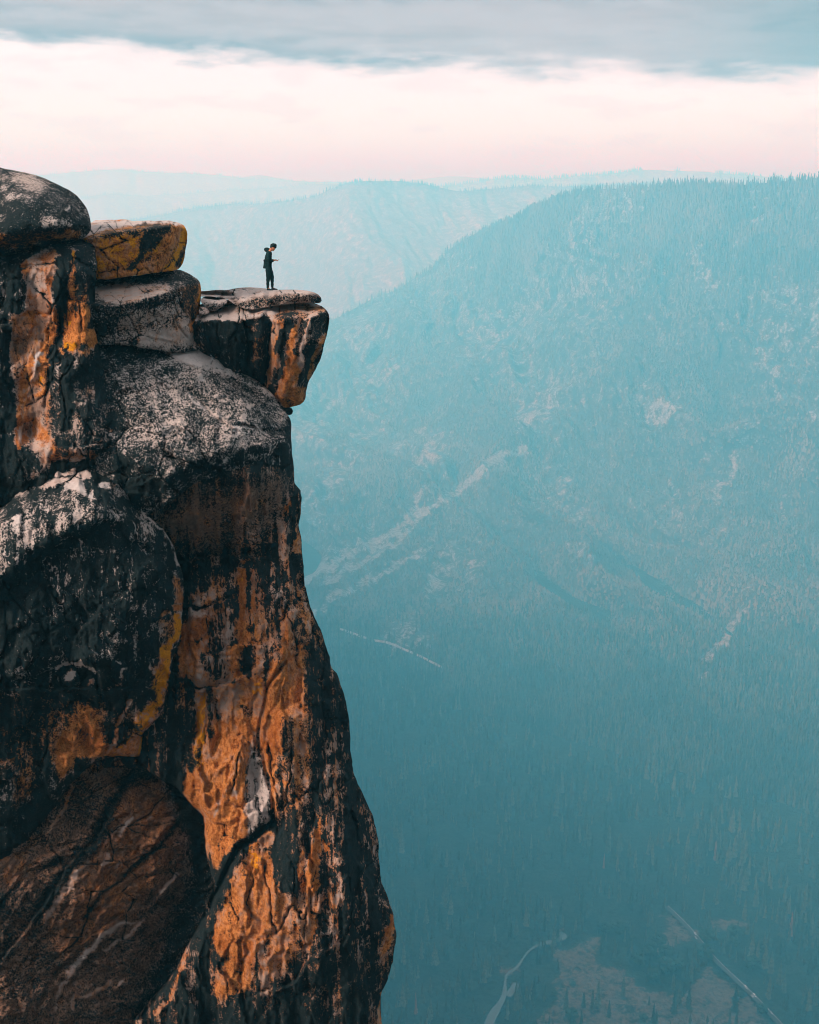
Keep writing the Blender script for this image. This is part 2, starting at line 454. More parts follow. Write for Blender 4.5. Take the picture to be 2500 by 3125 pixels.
    # skirt: boundary edges carried back and drawn in, then closed to a point
    e = np.concatenate([Q[:, [0, 1]], Q[:, [1, 2]], Q[:, [2, 3]], Q[:, [3, 0]]])
    key = np.minimum(e[:, 0], e[:, 1]) * 10000000 + np.maximum(e[:, 0], e[:, 1])
    uq, inv, cnt = np.unique(key, return_inverse=True, return_counts=True)
    be = e[cnt[inv] == 1]
    bv = np.unique(be)
    cen = V[bv].mean(0)
    faces = [Q]; VV = [V]; prev = {int(a): int(a) for a in bv}; base_i = len(V); src = [np.arange(len(V))]
    for lev, (fy, fin) in enumerate(((0.12, 0.004), (0.4, 0.03), (0.75, 0.12), (1.0, 0.3))):
        p = V[bv].copy()
        p = p + (cen - p) * np.array([fin, 0, fin])
        p = p * (1 + 0 * fy); p[:, 1] += thick * fy
        p[:, 0] *= (1 + thick * fy / V[bv][:, 1]) ** 0.9; p[:, 2] *= (1 + thick * fy / V[bv][:, 1]) ** 0.9
        p += 0.05 * thick * lev / 4 * np.stack([fbm(p[:, 0] * 40, p[:, 2] * 40, 50, 3, .5, seed + lev), 0 * p[:, 0], fbm(p[:, 0] * 40, p[:, 2] * 40, 50, 3, .5, seed + 9 + lev)], -1)
        VV.append(p); src.append(bv)
        nm = {int(a): base_i + i for i, a in enumerate(bv)}
        a0 = np.array([prev[int(a)] for a in be[:, 0]]); a1 = np.array([prev[int(a)] for a in be[:, 1]])
        b0 = np.array([nm[int(a)] for a in be[:, 0]]); b1 = np.array([nm[int(a)] for a in be[:, 1]])
        faces.append(np.stack([a1, a0, b0, b1], -1))
        prev = nm; base_i += len(bv)
    c0 = VV[-1].mean(0); c0[1] += thick * .2; VV.append(c0[None]); src.append(np.array([int(bv[0])]))
    a0 = np.array([prev[int(a)] for a in be[:, 0]]); a1 = np.array([prev[int(a)] for a in be[:, 1]])
    tri = np.stack([a1, a0, np.full(len(a0), base_i)], -1)
    Vall = np.concatenate(VV); sidx = np.concatenate(src)
    cen3 = np.array([Vall[:, 0].mean(), Vall[:, 1].min() + 1.0, Vall[:, 2].min()])
    if parent is not None: cen3 = np.zeros(3)
    # attributes, per vertex
    la = np.stack([arr['K'][use], arr['O'][use], arr['Y'][use], np.ones(use.sum())], -1)[sidx]
    lb = np.stack([arr['W'][use], arr['B'][use], arr['S'][use], np.ones(use.sum())], -1)[sidx]
    o = mesh_from(name, Vall - cen3, [faces[0]] + faces[1:] + [tri], ROCK, parent)
    o.location = cen3
    me = o.data
    if len(me.vertices) == len(Vall):
        for nm_, dat in (('stain_shade_a', la), ('stain_b', lb)):
            at = me.attributes.new(nm_, 'FLOAT_COLOR', 'POINT'); at.data.foreach_set('color', dat.astype(np.float32).ravel())
    else:
        print('VERT MISMATCH', name)
    return o, (gu, gv, dep)


# ================================================================== the cliff
cliff = empty('cliff', (-9, 41, -36)); tag(cliff, kind='structure')
cliff_root_off = cliff.location.copy()


def cliff_part(*a, **k):
    o, r = rock(*a, parent=cliff, **k)
    o.matrix_parent_inverse = __import__('mathutils').Matrix.Translation(-cliff_root_off)
    return o


# right-hand buttress and the wall under the sloping shoulder
G_right = np.concatenate([pts('Z4', "1175 -60 1178 120 1190 205 1230 235 1252 290 1250 370 1240 410 1228 440 1215 530 1240 610 1250 700 1260 790 1262 1000 1300 1120 1360 1270 1410 1390 1440 1500 1475 1600 1480 1680 1550 1760 1585 1858"),
                          pts('P', "1063 2180 1068 2260 1075 2350 1090 2385 1112 2430 1135 2490 1155 2560 1160 2620 1163 2690 1180 2730 1200 2780 1208 2850 1200 2920 1182 3000 1163 3020 1162 3060 1165 3125 1165 3420")])
G_left = pts('P', "340 3420 406 3125 522 2983 594 2852 652 2707 630 2606 623 2490 536 2403 435 2345 300 2345 300 1380")
G_out = np.concatenate([G_right, G_left])
G_ctrl = pts3('P', """400 1380 41.5 700 1380 41.5 893 1380 42.5 600 1460 39.9 800 1435 40.4 450 1560 40.5 885 1440 41.6 700 1440 40.0
 560 1640 41.2 750 1590 41.2 870 1560 41.6 915 1510 42 560 1740 42.0 700 1712 42.2 830 1700 41.7 470 1700 41.6
 600 1775 41.9 720 1765 41.8 560 1850 41.2 720 1850 41.0 850 1850 41.0 925 1800 42.2 500 1850 41.4
 510 2000 40.8 640 1960 41.1 720 2000 40.7 860 2000 40.8 1000 2000 42.3 920 1900 41.4 600 2060 40.3 560 2075 40.5 750 2040 40.7
 600 2110 40.9 720 2110 41.0 640 2200 41.1 540 2200 40.8 720 2200 40.9 800 2180 41.2 830 2200 40.6 1040 2200 42.2 960 2150 41.2
 480 2380 40.6 620 2400 40.7 750 2400 40.3 780 2400 40.9 830 2420 40.4 900 2400 40.3 1000 2400 40.9 1090 2400 42.3
 700 2600 40.3 770 2530 40.6 640 2600 40.7 830 2560 41.0 900 2600 40.0 1030 2600 40.4 1150 2600 42.3
 670 2760 40.3 730 2760 40.2 680 2900 40.0 600 2900 40.2 820 2760 39.8 900 2800 39.7 1000 2900 39.8 1080 2800 40.2 1190 2850 42
 650 3060 40.2 520 3125 40 800 3080 40.3 950 3050 40.4 1100 3050 41.2 1160 3100 42 600 3300 40 900 3300 40.6 1150 3300 42""")
G_paint = [
    ({'K': .90}, 20, 'P', "300 1380 900 1380 900 1445 620 1470 560 1530 500 1580 400 1640 300 1500"),  # underside below the shoulder: black lichen and shade painted together
    ({'K': .52, 'B': .85, 'O': .18, 'S': 0}, 30, 'Z4', "330 230 560 150 750 110 1080 110 1160 200 1080 420 1050 560 800 640 700 760 420 780 250 760 220 680 180 600 60 480 200 300"),
    ({'K': .80}, 35, 'Z4', "330 180 560 130 750 100 1080 100 1170 190 1100 260 900 240 600 260 300 330"),
    ({'K': .80}, 45, 'Z4', "620 620 900 520 1050 540 900 700 700 790 450 800 300 760 500 720"),
    ({'K': .28}, 35, 'Z4', "100 520 300 440 500 400 640 330 560 460 420 560 250 640 220 700 180 590"),
    ({'K': .3}, 30, 'Z4', "700 330 860 250 960 230 860 380 740 470"),
    ({'K': .94, 'B': .2}, 20, 'Z4', "250 840 650 770 1080 740 1080 900 740 890 640 930 330 1080 270 950"),
    ({'K': .2, 'O': .6, 'Y': .3}, 6, 'Z4', "770 835 820 795 840 800 790 845"),
    ({'K': .70, 'W': .35, 'S': .8}, 20, 'Z4', "320 1100 640 940 960 930 1080 960 1080 1500 1010 1740 880 1800 500 1800 270 1800 270 1400"),
    ({'K': .88, 'S': .7}, 20, 'Z4', "880 900 1080 870 1090 1300 1000 1280 940 1050"),
    ({'K': .22, 'O': .25, 'W': .15, 'S': .6}, 14, 'Z4', "330 1110 400 1080 440 1230 500 1250 460 1300 300 1330 310 1220"),
    ({'K': .06, 'O': .62, 'W': .1, 'S': .3}, 9, 'Z4', "500 1060 520 1060 535 1180 530 1260 505 1340 500 1560 440 1590 470 1640 450 1700 500 1730 490 1800 370 1760 270 1740 275 1360 330 1300 480 1260"),
    ({'K': .06, 'O': .9, 'S': .3}, 8, 'Z4', "738 900 800 900 805 1100 800 1400 850 1480 760 1560 740 1640 780 1750 700 1780 690 1650 660 1560 730 1480 720 1400 740 1200 745 1000"),
    ({'Y': .7}, 8, 'Z4', "740 900 800 900 790 1010 750 1000"),
    ({'O': .95, 'B': .5}, 10, 'Z4', "660 1560 730 1480 850 1480 780 1560 740 1600"),
    ({'K': .30, 'O': .6}, 8, 'Z4', "875 890 860 1100 830 1300 815 1400", 5),
    ({'K': .35, 'O': .5}, 6, 'Z4', "455 1100 452 1220", 4),
    ({'K': .92, 'W': .2}, 16, 'Z4', "490 1600 600 1500 700 1500 640 1560 690 1650 690 1760 560 1800 500 1730 470 1660"),
    ({'K': .85, 'S': .6}, 20, 'Z4', "1080 900 1300 1000 1500 1858 1300 1858 1230 1500 1100 1200"),
    ({'K': .62, 'W': .45, 'S': .7}, 16, 'Z4', "1090 480 1160 560 1200 1000 1280 1200 1300 1350 1220 1300 1130 1000 1060 700"),
    ({'K': .30, 'O': .68, 'W': .1, 'S': .1}, 10, 'Z4', "1110 1230 1180 1240 1170 1500 1200 1600 1210 1700 1100 1858 990 1858 1040 1720 1085 1600 1085 1430"),
    ({'K': .50, 'O': .65}, 12, 'Z4', "1180 1560 1310 1560 1310 1858 1120 1858 1210 1700"),
    ({'K': .1, 'O': .8, 'S': 0}, 5, 'Z4', "1135 310 1100 400 1110 460 1142 370"),
    ({'K': .12, 'O': .55, 'W': .3}, 5, 'Z4', "1215 560 1252 640 1256 760 1225 770 1208 720 1225 650"),
    ({'K': .2, 'O': .6}, 4, 'Z4', "1245 250 1256 300 1250 400 1238 400"),
    ({'K': .1, 'W': .4}, 4, 'Z4', "1215 1520 1280 1505 1270 1540 1215 1545"),
    # middle band
    ({'K': .80, 'W': .5, 'S': .4}, 16, 'I2', "720 1070 800 1100 820 1180 810 1380 640 1380 700 1200"),
    ({'K': .04, 'O': .55, 'W': .05, 'S': .2}, 9, 'I2', "790 1060 900 1080 1040 1050 1100 1060 1115 1110 1090 1260 1085 1380 920 1380 940 1250 900 1150 830 1110"),
    ({'K': .05, 'O': .65, 'Y': .75}, 10, 'I2', "820 1120 880 1120 875 1250 845 1380 812 1380"),
    ({'Y': .75}, 10, 'I2', "1040 1060 1110 1070 1110 1130 1070 1140"),
    ({'K': .88, 'W': .4}, 9, 'I2', "885 1120 925 1230 925 1300 895 1380", 16),
    ({'K': .62, 'W': .6}, 8, 'I2', "1005 1180 1080 1180 1045 1250"),
    ({'K': .5, 'W': .6}, 6, 'I2', "970 1210 990 1260 970 1270"),
    ({'K': .97}, 4, 'I2', "1200 1000 1150 1060 1118 1130 1090 1280 1085 1380", 4),
    ({'K': .97}, 4, 'I2', "770 1060 830 1110 900 1100 1000 1060", 4),
    ({'K': .12, 'O': .85, 'B': .4}, 12, 'I2', "1160 1000 1240 1100 1200 1380 1092 1380 1120 1130"),
    ({'K': .58, 'O': .7}, 25, 'I2', "1200 1000 1310 1080 1340 1380 1190 1380 1230 1100"),
    ({'K': .90, 'S': .6}, 25, 'I2', "1300 900 1480 1000 1500 1400 1350 1400 1300 1100"),
    # lower band
    ({'K': .10, 'O': .78, 'S': .3}, 12, 'I3', "780 240 830 100 880 0 1090 0 1060 100 1040 200 1035 480 960 560 900 640 870 520 855 400 760 300"),
    ({'K': .86, 'W': .4}, 10, 'I3', "660 -40 780 -40 800 180 740 250 640 210 600 120"),
    ({'K': .8}, 8, 'I3', "905 -20 880 60 835 130 800 210", 11),
    ({'Y': .85}, 12, 'I3', "820 20 872 60 850 190 800 200"),
    ({'O': .3, 'W': .4}, 6, 'I3', "985 290 1005 300 990 370 980 350"),
    ({'K': .03, 'W': .35, 'O': .4}, 4, 'I3', "1000 160 960 260 910 400", 3),
    ({'K': .62, 'W': .75, 'O': 0, 'S': .7}, 8, 'I3', "1060 100 1100 180 1140 300 1145 430 1050 500 1040 400"),
    ({'K': .92}, 8, 'I3', "1095 120 1140 300 1148 420 1100 470", 9),
    ({'K': .18, 'O': .7, 'B': .3}, 9, 'I3', "1095 0 1190 0 1160 200 1160 420 1150 420 1140 280 1100 160"),
    ({'K': .62, 'O': .6, 'S': .3}, 20, 'I3', "1190 0 1320 0 1330 200 1300 350 1200 500 1170 420"),
    ({'K': .74, 'O': .5, 'S': .8}, 20, 'I3', "1320 0 1480 0 1490 300 1400 700 1360 380 1330 300"),
    ({'K': .97}, 10, 'I3', "1150 430 1000 540 930 680 880 800 810 900 730 1050", 15),
    ({'K': .15, 'O': .5, 'W': .2, 'B': .3}, 10, 'I3', "1140 460 1165 500 1130 530 1060 530"),
    ({'K': .18, 'O': .7, 'B': .5}, 14, 'I3', "1060 530 1130 550 1160 700 1140 850 1080 970 1060 1110 940 1190 910 1130 960 1000 890 960 930 780"),
    ({'Y': .85}, 12, 'I3', "1060 530 1120 560 1100 640 1060 600"),
    ({'Y': .7}, 10, 'I3', "940 740 960 800 920 870 920 800"),
    ({'K': .93}, 16, 'I3', "1170 420 1290 350 1290 500 1250 700 1180 700"),
    ({'K': .06, 'O': .95, 'S': .2}, 6, 'I3', "1335 390 1352 500 1342 640 1300 800 1288 700 1318 500"),
    ({'K': .25, 'O': .8}, 6, 'I3', "1285 530 1290 590 1265 680 1255 640"),
    ({'K': .1, 'O': .7}, 4, 'I3', "1180 255 1210 265 1205 290 1185 275"),
    ({'K': .1, 'O': .75, 'B': .2}, 4, 'I3', "1370 500 1392 510 1385 545 1368 535"),
    ({'K': .50, 'O': .6, 'B': .4, 'S': .3}, 20, 'I3', "1170 700 1300 800 1400 700 1330 850 1260 1000 1200 1090 1080 1080 1140 880"),
    ({'K': .86, 'S': .8, 'W': .5}, 25, 'I3', "1400 350 1560 350 1620 700 1600 950 1400 980 1330 850 1420 600"),
    ({'K': .66, 'W': .6, 'S': .8}, 16, 'I3', "1500 350 1560 380 1600 600 1550 560"),
    ({'K': .10, 'O': .8, 'Y': .4}, 6, 'I3', "1640 820 1662 860 1655 950 1605 985 1630 930"),
    ({'K': .3, 'O': .6}, 5, 'I3', "1330 850 1300 960", 6), ({'K': .3, 'O': .6}, 5, 'I3', "1290 1010 1240 1090", 4),
    ({'K': .93, 'O': .5, 'B': .4}, 40, 'I3', "1250 1030 1430 950 1620 1000 1620 1500 700 1500 800 1200 1000 1200"),
    ({'K': .25, 'W': .2, 'B': .4}, 6, 'I3', "790 960 770 1060 720 1150 640 1230", 6),
    ({'K': .97}, 16, 'I3', "870 640 930 600 860 800 760 1000 720 980 800 800"),
    ({'K': .3, 'O': .5, 'B': .4}, 5, 'I3', "1605 1150 1590 1276", 8),
]
G_cuts = [('v', 5, .30, pts('I2', "1200 1000 1150 1060 1118 1130 1090 1280 1085 1380")), ('s', 34, -.5, pts('I2', "730 1040 770 1060 830 1110 900 1100 1030 1050 1060 1030")),
          ('s', 40, -.6, pts('Z4', "250 850 420 800 700 780 900 800")), ('v', 9, .5, pts('I3', "1150 430 1000 540 930 680 880 800 810 900 730 1050 600 1240")),
          ('s', 30, .35, pts('Z4', "500 1300 470 1260 380 1260 290 1350")), ('s', 34, -.45, pts('Z4', "480 1600 600 1560 690 1490 850 1500")),
          ('v', 6, .25, pts('I3', "1100 120 1145 300 1148 430")), ('v', 8, .2, pts('I2', "885 1120 925 1230 925 1300 895 1380")),
          ('s', 26, .3, pts('I3', "1330 380 1300 560 1290 700")), ('v', 5, .15, pts('P', "860 1830 880 2000 850 2140")), ('s', 30, .35, pts('I3', "1400 950 1300 1000 1240 1100 1100 1150")),
          ('s', 30, -.3, pts('P', "905 1480 880 1640 900 1800"))]
cliff_part('rock_face', G_out, G_ctrl, G_paint, R=0.8, seed=11, smooth=4, thick=7, cuts=G_cuts, base=(.86, .55, 0, .12, .2, .5), facet=(120, .34, 3.0), rough_edge=4.2, streak=.55, drip=16, lean=-.15, kdrop=.13)

# recessed slab with diagonal strata, lower left
L_out = pts('P', "-700 2150 720 2150 720 3420 -700 3420")
L_ctrl = pts3('P', """-300 2200 40.2 0 2350 40.2 300 2350 41.6 500 2350 42.6 700 2400 43.3 0 2550 39.6 250 2550 40.7 420 2500 41.5 520 2500 42.4 620 2600 43.3
 480 2700 42.1 560 2720 43 250 2750 40.2 0 2800 38.9 540 2850 43 430 2850 41.8 400 2980 41.8 500 2980 42.8 200 3000 40 0 3100 38.3 300 3200 40.6 420 3150 42
 -300 2800 38.2 -300 3400 37.2 0 3400 38 400 3400 41.5 700 3000 43.5""")
L_paint = [
    ({'K': .66, 'O': .6, 'B': .3}, 50, 'I3', "-300 -50 600 -50 500 150 300 250 180 430 60 560 -300 700"),
    ({'K': .92, 'O': .3}, 30, 'I3', "-200 150 120 100 200 250 120 450 -100 560"),
    ({'K': .4, 'O': .5, 'B': .6}, 20, 'I3', "60 240 130 170 150 210 90 300"),
    ({'K': .30, 'B': 1, 'O': .28}, 60, 'I3', "500 260 700 260 740 400 700 640 600 820 300 1000 200 900 400 560"),
    ({'K': .84}, 16, 'I3', "640 230 560 220 500 310 440 400 380 530 340 560", 16),
    ({'K': .90}, 12, 'I3', "330 560 200 740 100 900 -20 1040", 16),
    ({'K': .90}, 10, 'I3', "240 590 100 640 20 740 -40 850", 14),
    ({'K': .95}, 6, 'I3', "740 440 690 500 600 590 500 680 430 740 350 830", 4),
    ({'K': .52, 'B': .85, 'O': .1, 'W': .05}, 60, 'I3', "500 900 760 660 760 860 640 1100 560 1290 200 1290 300 1100"),
    ({'K': .02, 'W': .55, 'B': .15, 'O': .1}, 6, 'I3', "582 842 520 865 440 920 380 980 350 1020 290 1080 240 1150 228 1215 236 1150 300 1040 360 960 430 890 500 855"),
    ({'K': .02, 'W': .35, 'B': .4}, 4, 'I3', "600 835 540 900 440 975", 4),
    ({'K': .05, 'W': .3, 'B': .4}, 4, 'I3', "372 590 320 640 280 690 230 770 185 850", 7),
    ({'K': .05, 'W': .35, 'B': .4}, 4, 'I3', "330 640 290 700 250 740", 5),
    ({'K': .03, 'W': .5, 'B': .2}, 3, 'I3', "560 412 535 435 512 470", 6), ({'K': .03, 'W': .5, 'B': .2}, 3, 'I3', "632 400 610 432", 3),
    ({'K': .03, 'W': .5, 'B': .2}, 3, 'I3', "508 590 485 618", 5), ({'K': .03, 'W': .45, 'B': .2}, 3, 'I3', "452 560 435 600", 7),
    ({'K': .03, 'W': .45, 'B': .2}, 3, 'I3', "748 650 705 685 680 712", 5), ({'K': .03, 'W': .3, 'B': .3, 'O': .4}, 3, 'I3', "468 1105 420 1125 345 1165", 5),
    ({'K': .05, 'W': .2, 'B': .3, 'O': .4}, 3, 'I3', "330 1160 310 1180 315 1215", 5),
    ({'K': .03, 'W': .5, 'B': .2}, 3, 'I3', "512 1095 500 1115", 4), ({'K': .1, 'O': .5, 'W': .1}, 3, 'I3', "385 715 420 700", 3),
    ({'K': .1, 'O': .5, 'B': .3}, 3, 'I3', "300 280 270 370 200 470", 4), ({'K': .1, 'O': .5, 'B': .3}, 3, 'I3', "560 380 480 470 420 560 300 640", 3),
    ({'K': .35, 'O': .35, 'B': .8}, 30, 'I3', "0 560 200 560 160 640 0 720"), ({'K': .4, 'O': .2, 'B': .9}, 30, 'I3', "60 860 150 850 160 960 0 1080"),
    ({'K': .97, 'B': 0}, 30, 'I3', "700 250 800 260 870 400 900 600 860 800 740 1020 620 1280 560 1290 640 1090 720 930 800 700 790 560 740 400"),  # shadow in the cavity beside the buttress, painted as dark tone
]
cliff_part('rock_slab', L_out, L_ctrl, L_paint, R=0.5, seed=29, smooth=5, thick=5, base=(.50, .12, 0, .05, .9, 0), facet=(240, .26, .5),
           strat=(-0.80, 30, .14), amp=.9,
           cuts=[('v', 6, .25, pts('I3', "740 440 690 500 600 590 500 680 430 740 350 830")), ('s', 30, .36, pts('I3', "620 240 500 310 400 520 330 560 200 740 100 900 -20 1040")),
                 ('v', 5, .2, pts('I3', "270 1020 200 1120 160 1200")), ('v', 5, .16, pts('I3', "590 690 600 655 660 640")), ('v', 7, .22, pts('I3', "600 835 480 930 380 1010 290 1120 210 1220")),
                 ('s', 20, -.3, pts('I3', "300 960 200 1000 150 980")), ('s', 22, .35, pts('I3', "760 650 640 760 500 830 330 940")), ('s', 22, -.3, pts('I3', "240 590 100 640 20 740 -40 850"))])

# sloping shoulder between the blocks and the wall
E_out = np.concatenate([pts('P', "230 985 350 1000 430 1012"), pts('Z3', "0 560 150 540 260 505 300 520 350 570 430 620 520 690 640 790 700 820 720 880 780 905 860 950 960 1030 1060 1120 1100 1200 1150 1250 1200 1310 1220 1370 1225 1568"),
                        pts('Z4', "1172 40 1080 100 900 95 700 110 560 140 380 200 250 300 130 400 20 440"), pts('P', "380 1640 250 1560")])
E_ctrl = pts3('P', """230 985 41.5 300 1000 41.8 345 1010 42.1 430 1016 42.4 500 1030 42.7 590 1020 43.2 640 1080 43.2 760 1170 43.2 820 1205 43.2 885 1270 43.0 890 1330 42.6
 575 1100 41.8 680 1180 41.6 760 1240 41.4 300 1080 40.6 400 1100 40.9 300 1300 39.2 380 1400 38.8 400 1200 40.0 550 1230 40.4 700 1300 40.2 500 1330 39.3 600 1300 39.8
 450 1435 38.6 507 1452 38.7 560 1420 39.0 616 1392 39.3 700 1378 39.7 800 1355 40.4 880 1335 41.3
 507 1500 39.2 616 1450 39.8 700 1440 40.2 800 1430 40.8 885 1440 41.9 400 1520 39.4 450 1600 40.3 300 1500 39.6""")
E_paint = [
    ({'K': .60, 'W': .5, 'S': 0}, 40, 'P', "330 1080 600 1120 860 1280 880 1330 700 1370 560 1440 400 1380"),
    ({'K': .85}, 25, 'P', "300 1010 340 1080 400 1380 450 1440 340 1440 280 1200"),
    ({'K': .80, 'W': .7}, 18, 'ZA', "520 890 620 900 720 950 850 1010 900 1080 760 1100 560 1090 500 1000"),
    ({'K': .02, 'W': .8}, 8, 'ZA', "590 872 700 878 800 890 860 915 960 895 1010 930 1090 1000 1170 1060 1200 1100 1270 1130 1370 1200 1280 1150 1180 1110 1080 1080 1000 1050 920 1030 860 985 760 930 660 905"),
    ({'K': .02, 'W': .45}, 8, 'ZA', "740 890 960 870 1010 930 980 980 860 930"),
    ({'K': .50, 'W': .7}, 10, 'ZA', "970 900 1020 940 1120 1000 1200 1050 1210 1090 1300 1130 1400 1210 1330 1190 1200 1120 1120 1060 1010 960"),
    ({'K': .25, 'W': .8}, 8, 'ZA', "940 1180 1000 1220 1060 1270 1090 1300 1050 1290 960 1220"),
    ({'K': .25, 'W': .9}, 6, 'Z3', "660 1410 780 1400 900 1440 760 1430 720 1470 700 1500 670 1460"), ({'K': .2, 'W': .9}, 6, 'Z3', "330 900 390 970 360 970 330 940"),
    ({'K': .1, 'W': .5, 'O': .2}, 4, 'Z3', "800 1230 850 1220 850 1250 820 1260"), ({'K': .1, 'W': .5, 'O': .2}, 4, 'Z3', "750 1310 800 1320 790 1350 750 1350"),
    ({'K': .1, 'W': .5, 'O': .2}, 4, 'Z3', "600 1490 680 1500 650 1520 610 1520"),
    ({'K': .40, 'W': .6}, 25, 'ZA', "560 1400 800 1330 900 1350 850 1400 700 1420 600 1480"),
    ({'K': .86, 'W': .5, 'S': .5}, 26, 'I2', "470 100 580 190 700 215 850 125 1000 110 1232 60 1240 190 1150 185 860 200 700 300 560 330 500 260"),  # underside band: streaky lichen with its shade painted in
    ({'K': .74, 'W': .7, 'S': .6}, 8, 'I2', "850 140 1000 125 1200 85 1200 170 860 190"),
    ({'K': .88, 'S': .8, 'W': .5}, 6, 'P', "888 1270 900 1300 900 1480 868 1440 872 1330"),
]
cliff_part('rock_shoulder', E_out, E_ctrl, E_paint, R=0.45, seed=37, smooth=3.5, thick=5, base=(.64, 0, 0, .5, 0, .1), facet=(170, .22, .8), amp=.85,
           cuts=[('v', 4, .14, pts('ZA', "940 1170 1000 1220 1100 1320 1180 1370")), ('v', 5, .16, pts('Z3', "660 1400 780 1395 900 1435 1050 1470 1150 1470")),
                 ('s', 16, .16, pts('ZA', "600 872 700 900 850 975 920 1030 1080 1080 1180 1110")), ('s', 14, -.14, pts('Z3', "500 650 640 800 720 880 850 960 1000 1080"))])

# pillar on the far left, under the rounded boulder
B_out = np.concatenate([pts('Z1', "-2600 1160 0 1060 400 980 800 905 930 872 1000 890 1080 930 1115 970 1120 1000 1098 1020 1130 1080 1135 1200 1120 1400 1115 1600 1118 1800 1115 1900"),
                        pts('Z2', "1115 200 1140 290 1150 340 1160 420 1190 560 1230 700 1260 850 1290 960 1340 1060 1400 1200 1430 1340 1450 1420 1452 1500 1420 1600 1370 1660 1370 1750 1300 2200 -2600 2500")])
B_ctrl = pts3('Z1', """-1000 1100 40.5 0 1080 40.3 400 1000 40.2 700 985 40.2 930 880 41.2 1080 950 40.9 900 990 39.9 690 1010 39.6 340 1090 39.5 230 1170 39.3 0 1170 39.4
 0 1250 39.1 200 1250 39.0 300 1300 39.5 450 1300 39.2 540 1300 39.0 640 1300 39.4 720 1300 39.0 950 1300 39.1 1100 1300 39.7 1120 1000 40.8
 0 1700 39.0 250 1700 39.0 330 1750 39.6 450 1700 39.4 600 1700 39.0 690 1750 39.6 780 1700 39.3 1000 1700 39.1 1110 1700 40.0""") + pts3('Z2', """
 0 200 39.0 130 200 38.9 160 400 39.5 400 300 39.6 480 500 39.5 560 500 39.7 640 300 39.7 620 600 39.1 430 600 39.2 1000 300 39.0 1140 300 39.7 1000 500 39.2 760 400 39.0 800 900 39.0
 1180 600 39.9 1250 900 40.0 1000 1100 38.9 1300 1200 39.6 1430 1400 39.9 1340 1550 39.4 1200 1500 38.8 700 1400 38.8 500 1100 39.3 330 1000 39.5 280 1200 39.0 200 900 39.5 130 800 39.0
 0 900 38.9 0 1400 38.8 130 1300 38.9 330 1450 39.5 230 1500 38.9 400 1600 38.9 620 1600 38.6 900 1620 38.5 620 1770 38.9 900 1760 39.0 1300 1700 39.6 300 1900 38.8 0 1900 38.8 0 2300 39.2 1300 2200 40 -1000 1500 38.3 -1000 2300 38.5""")
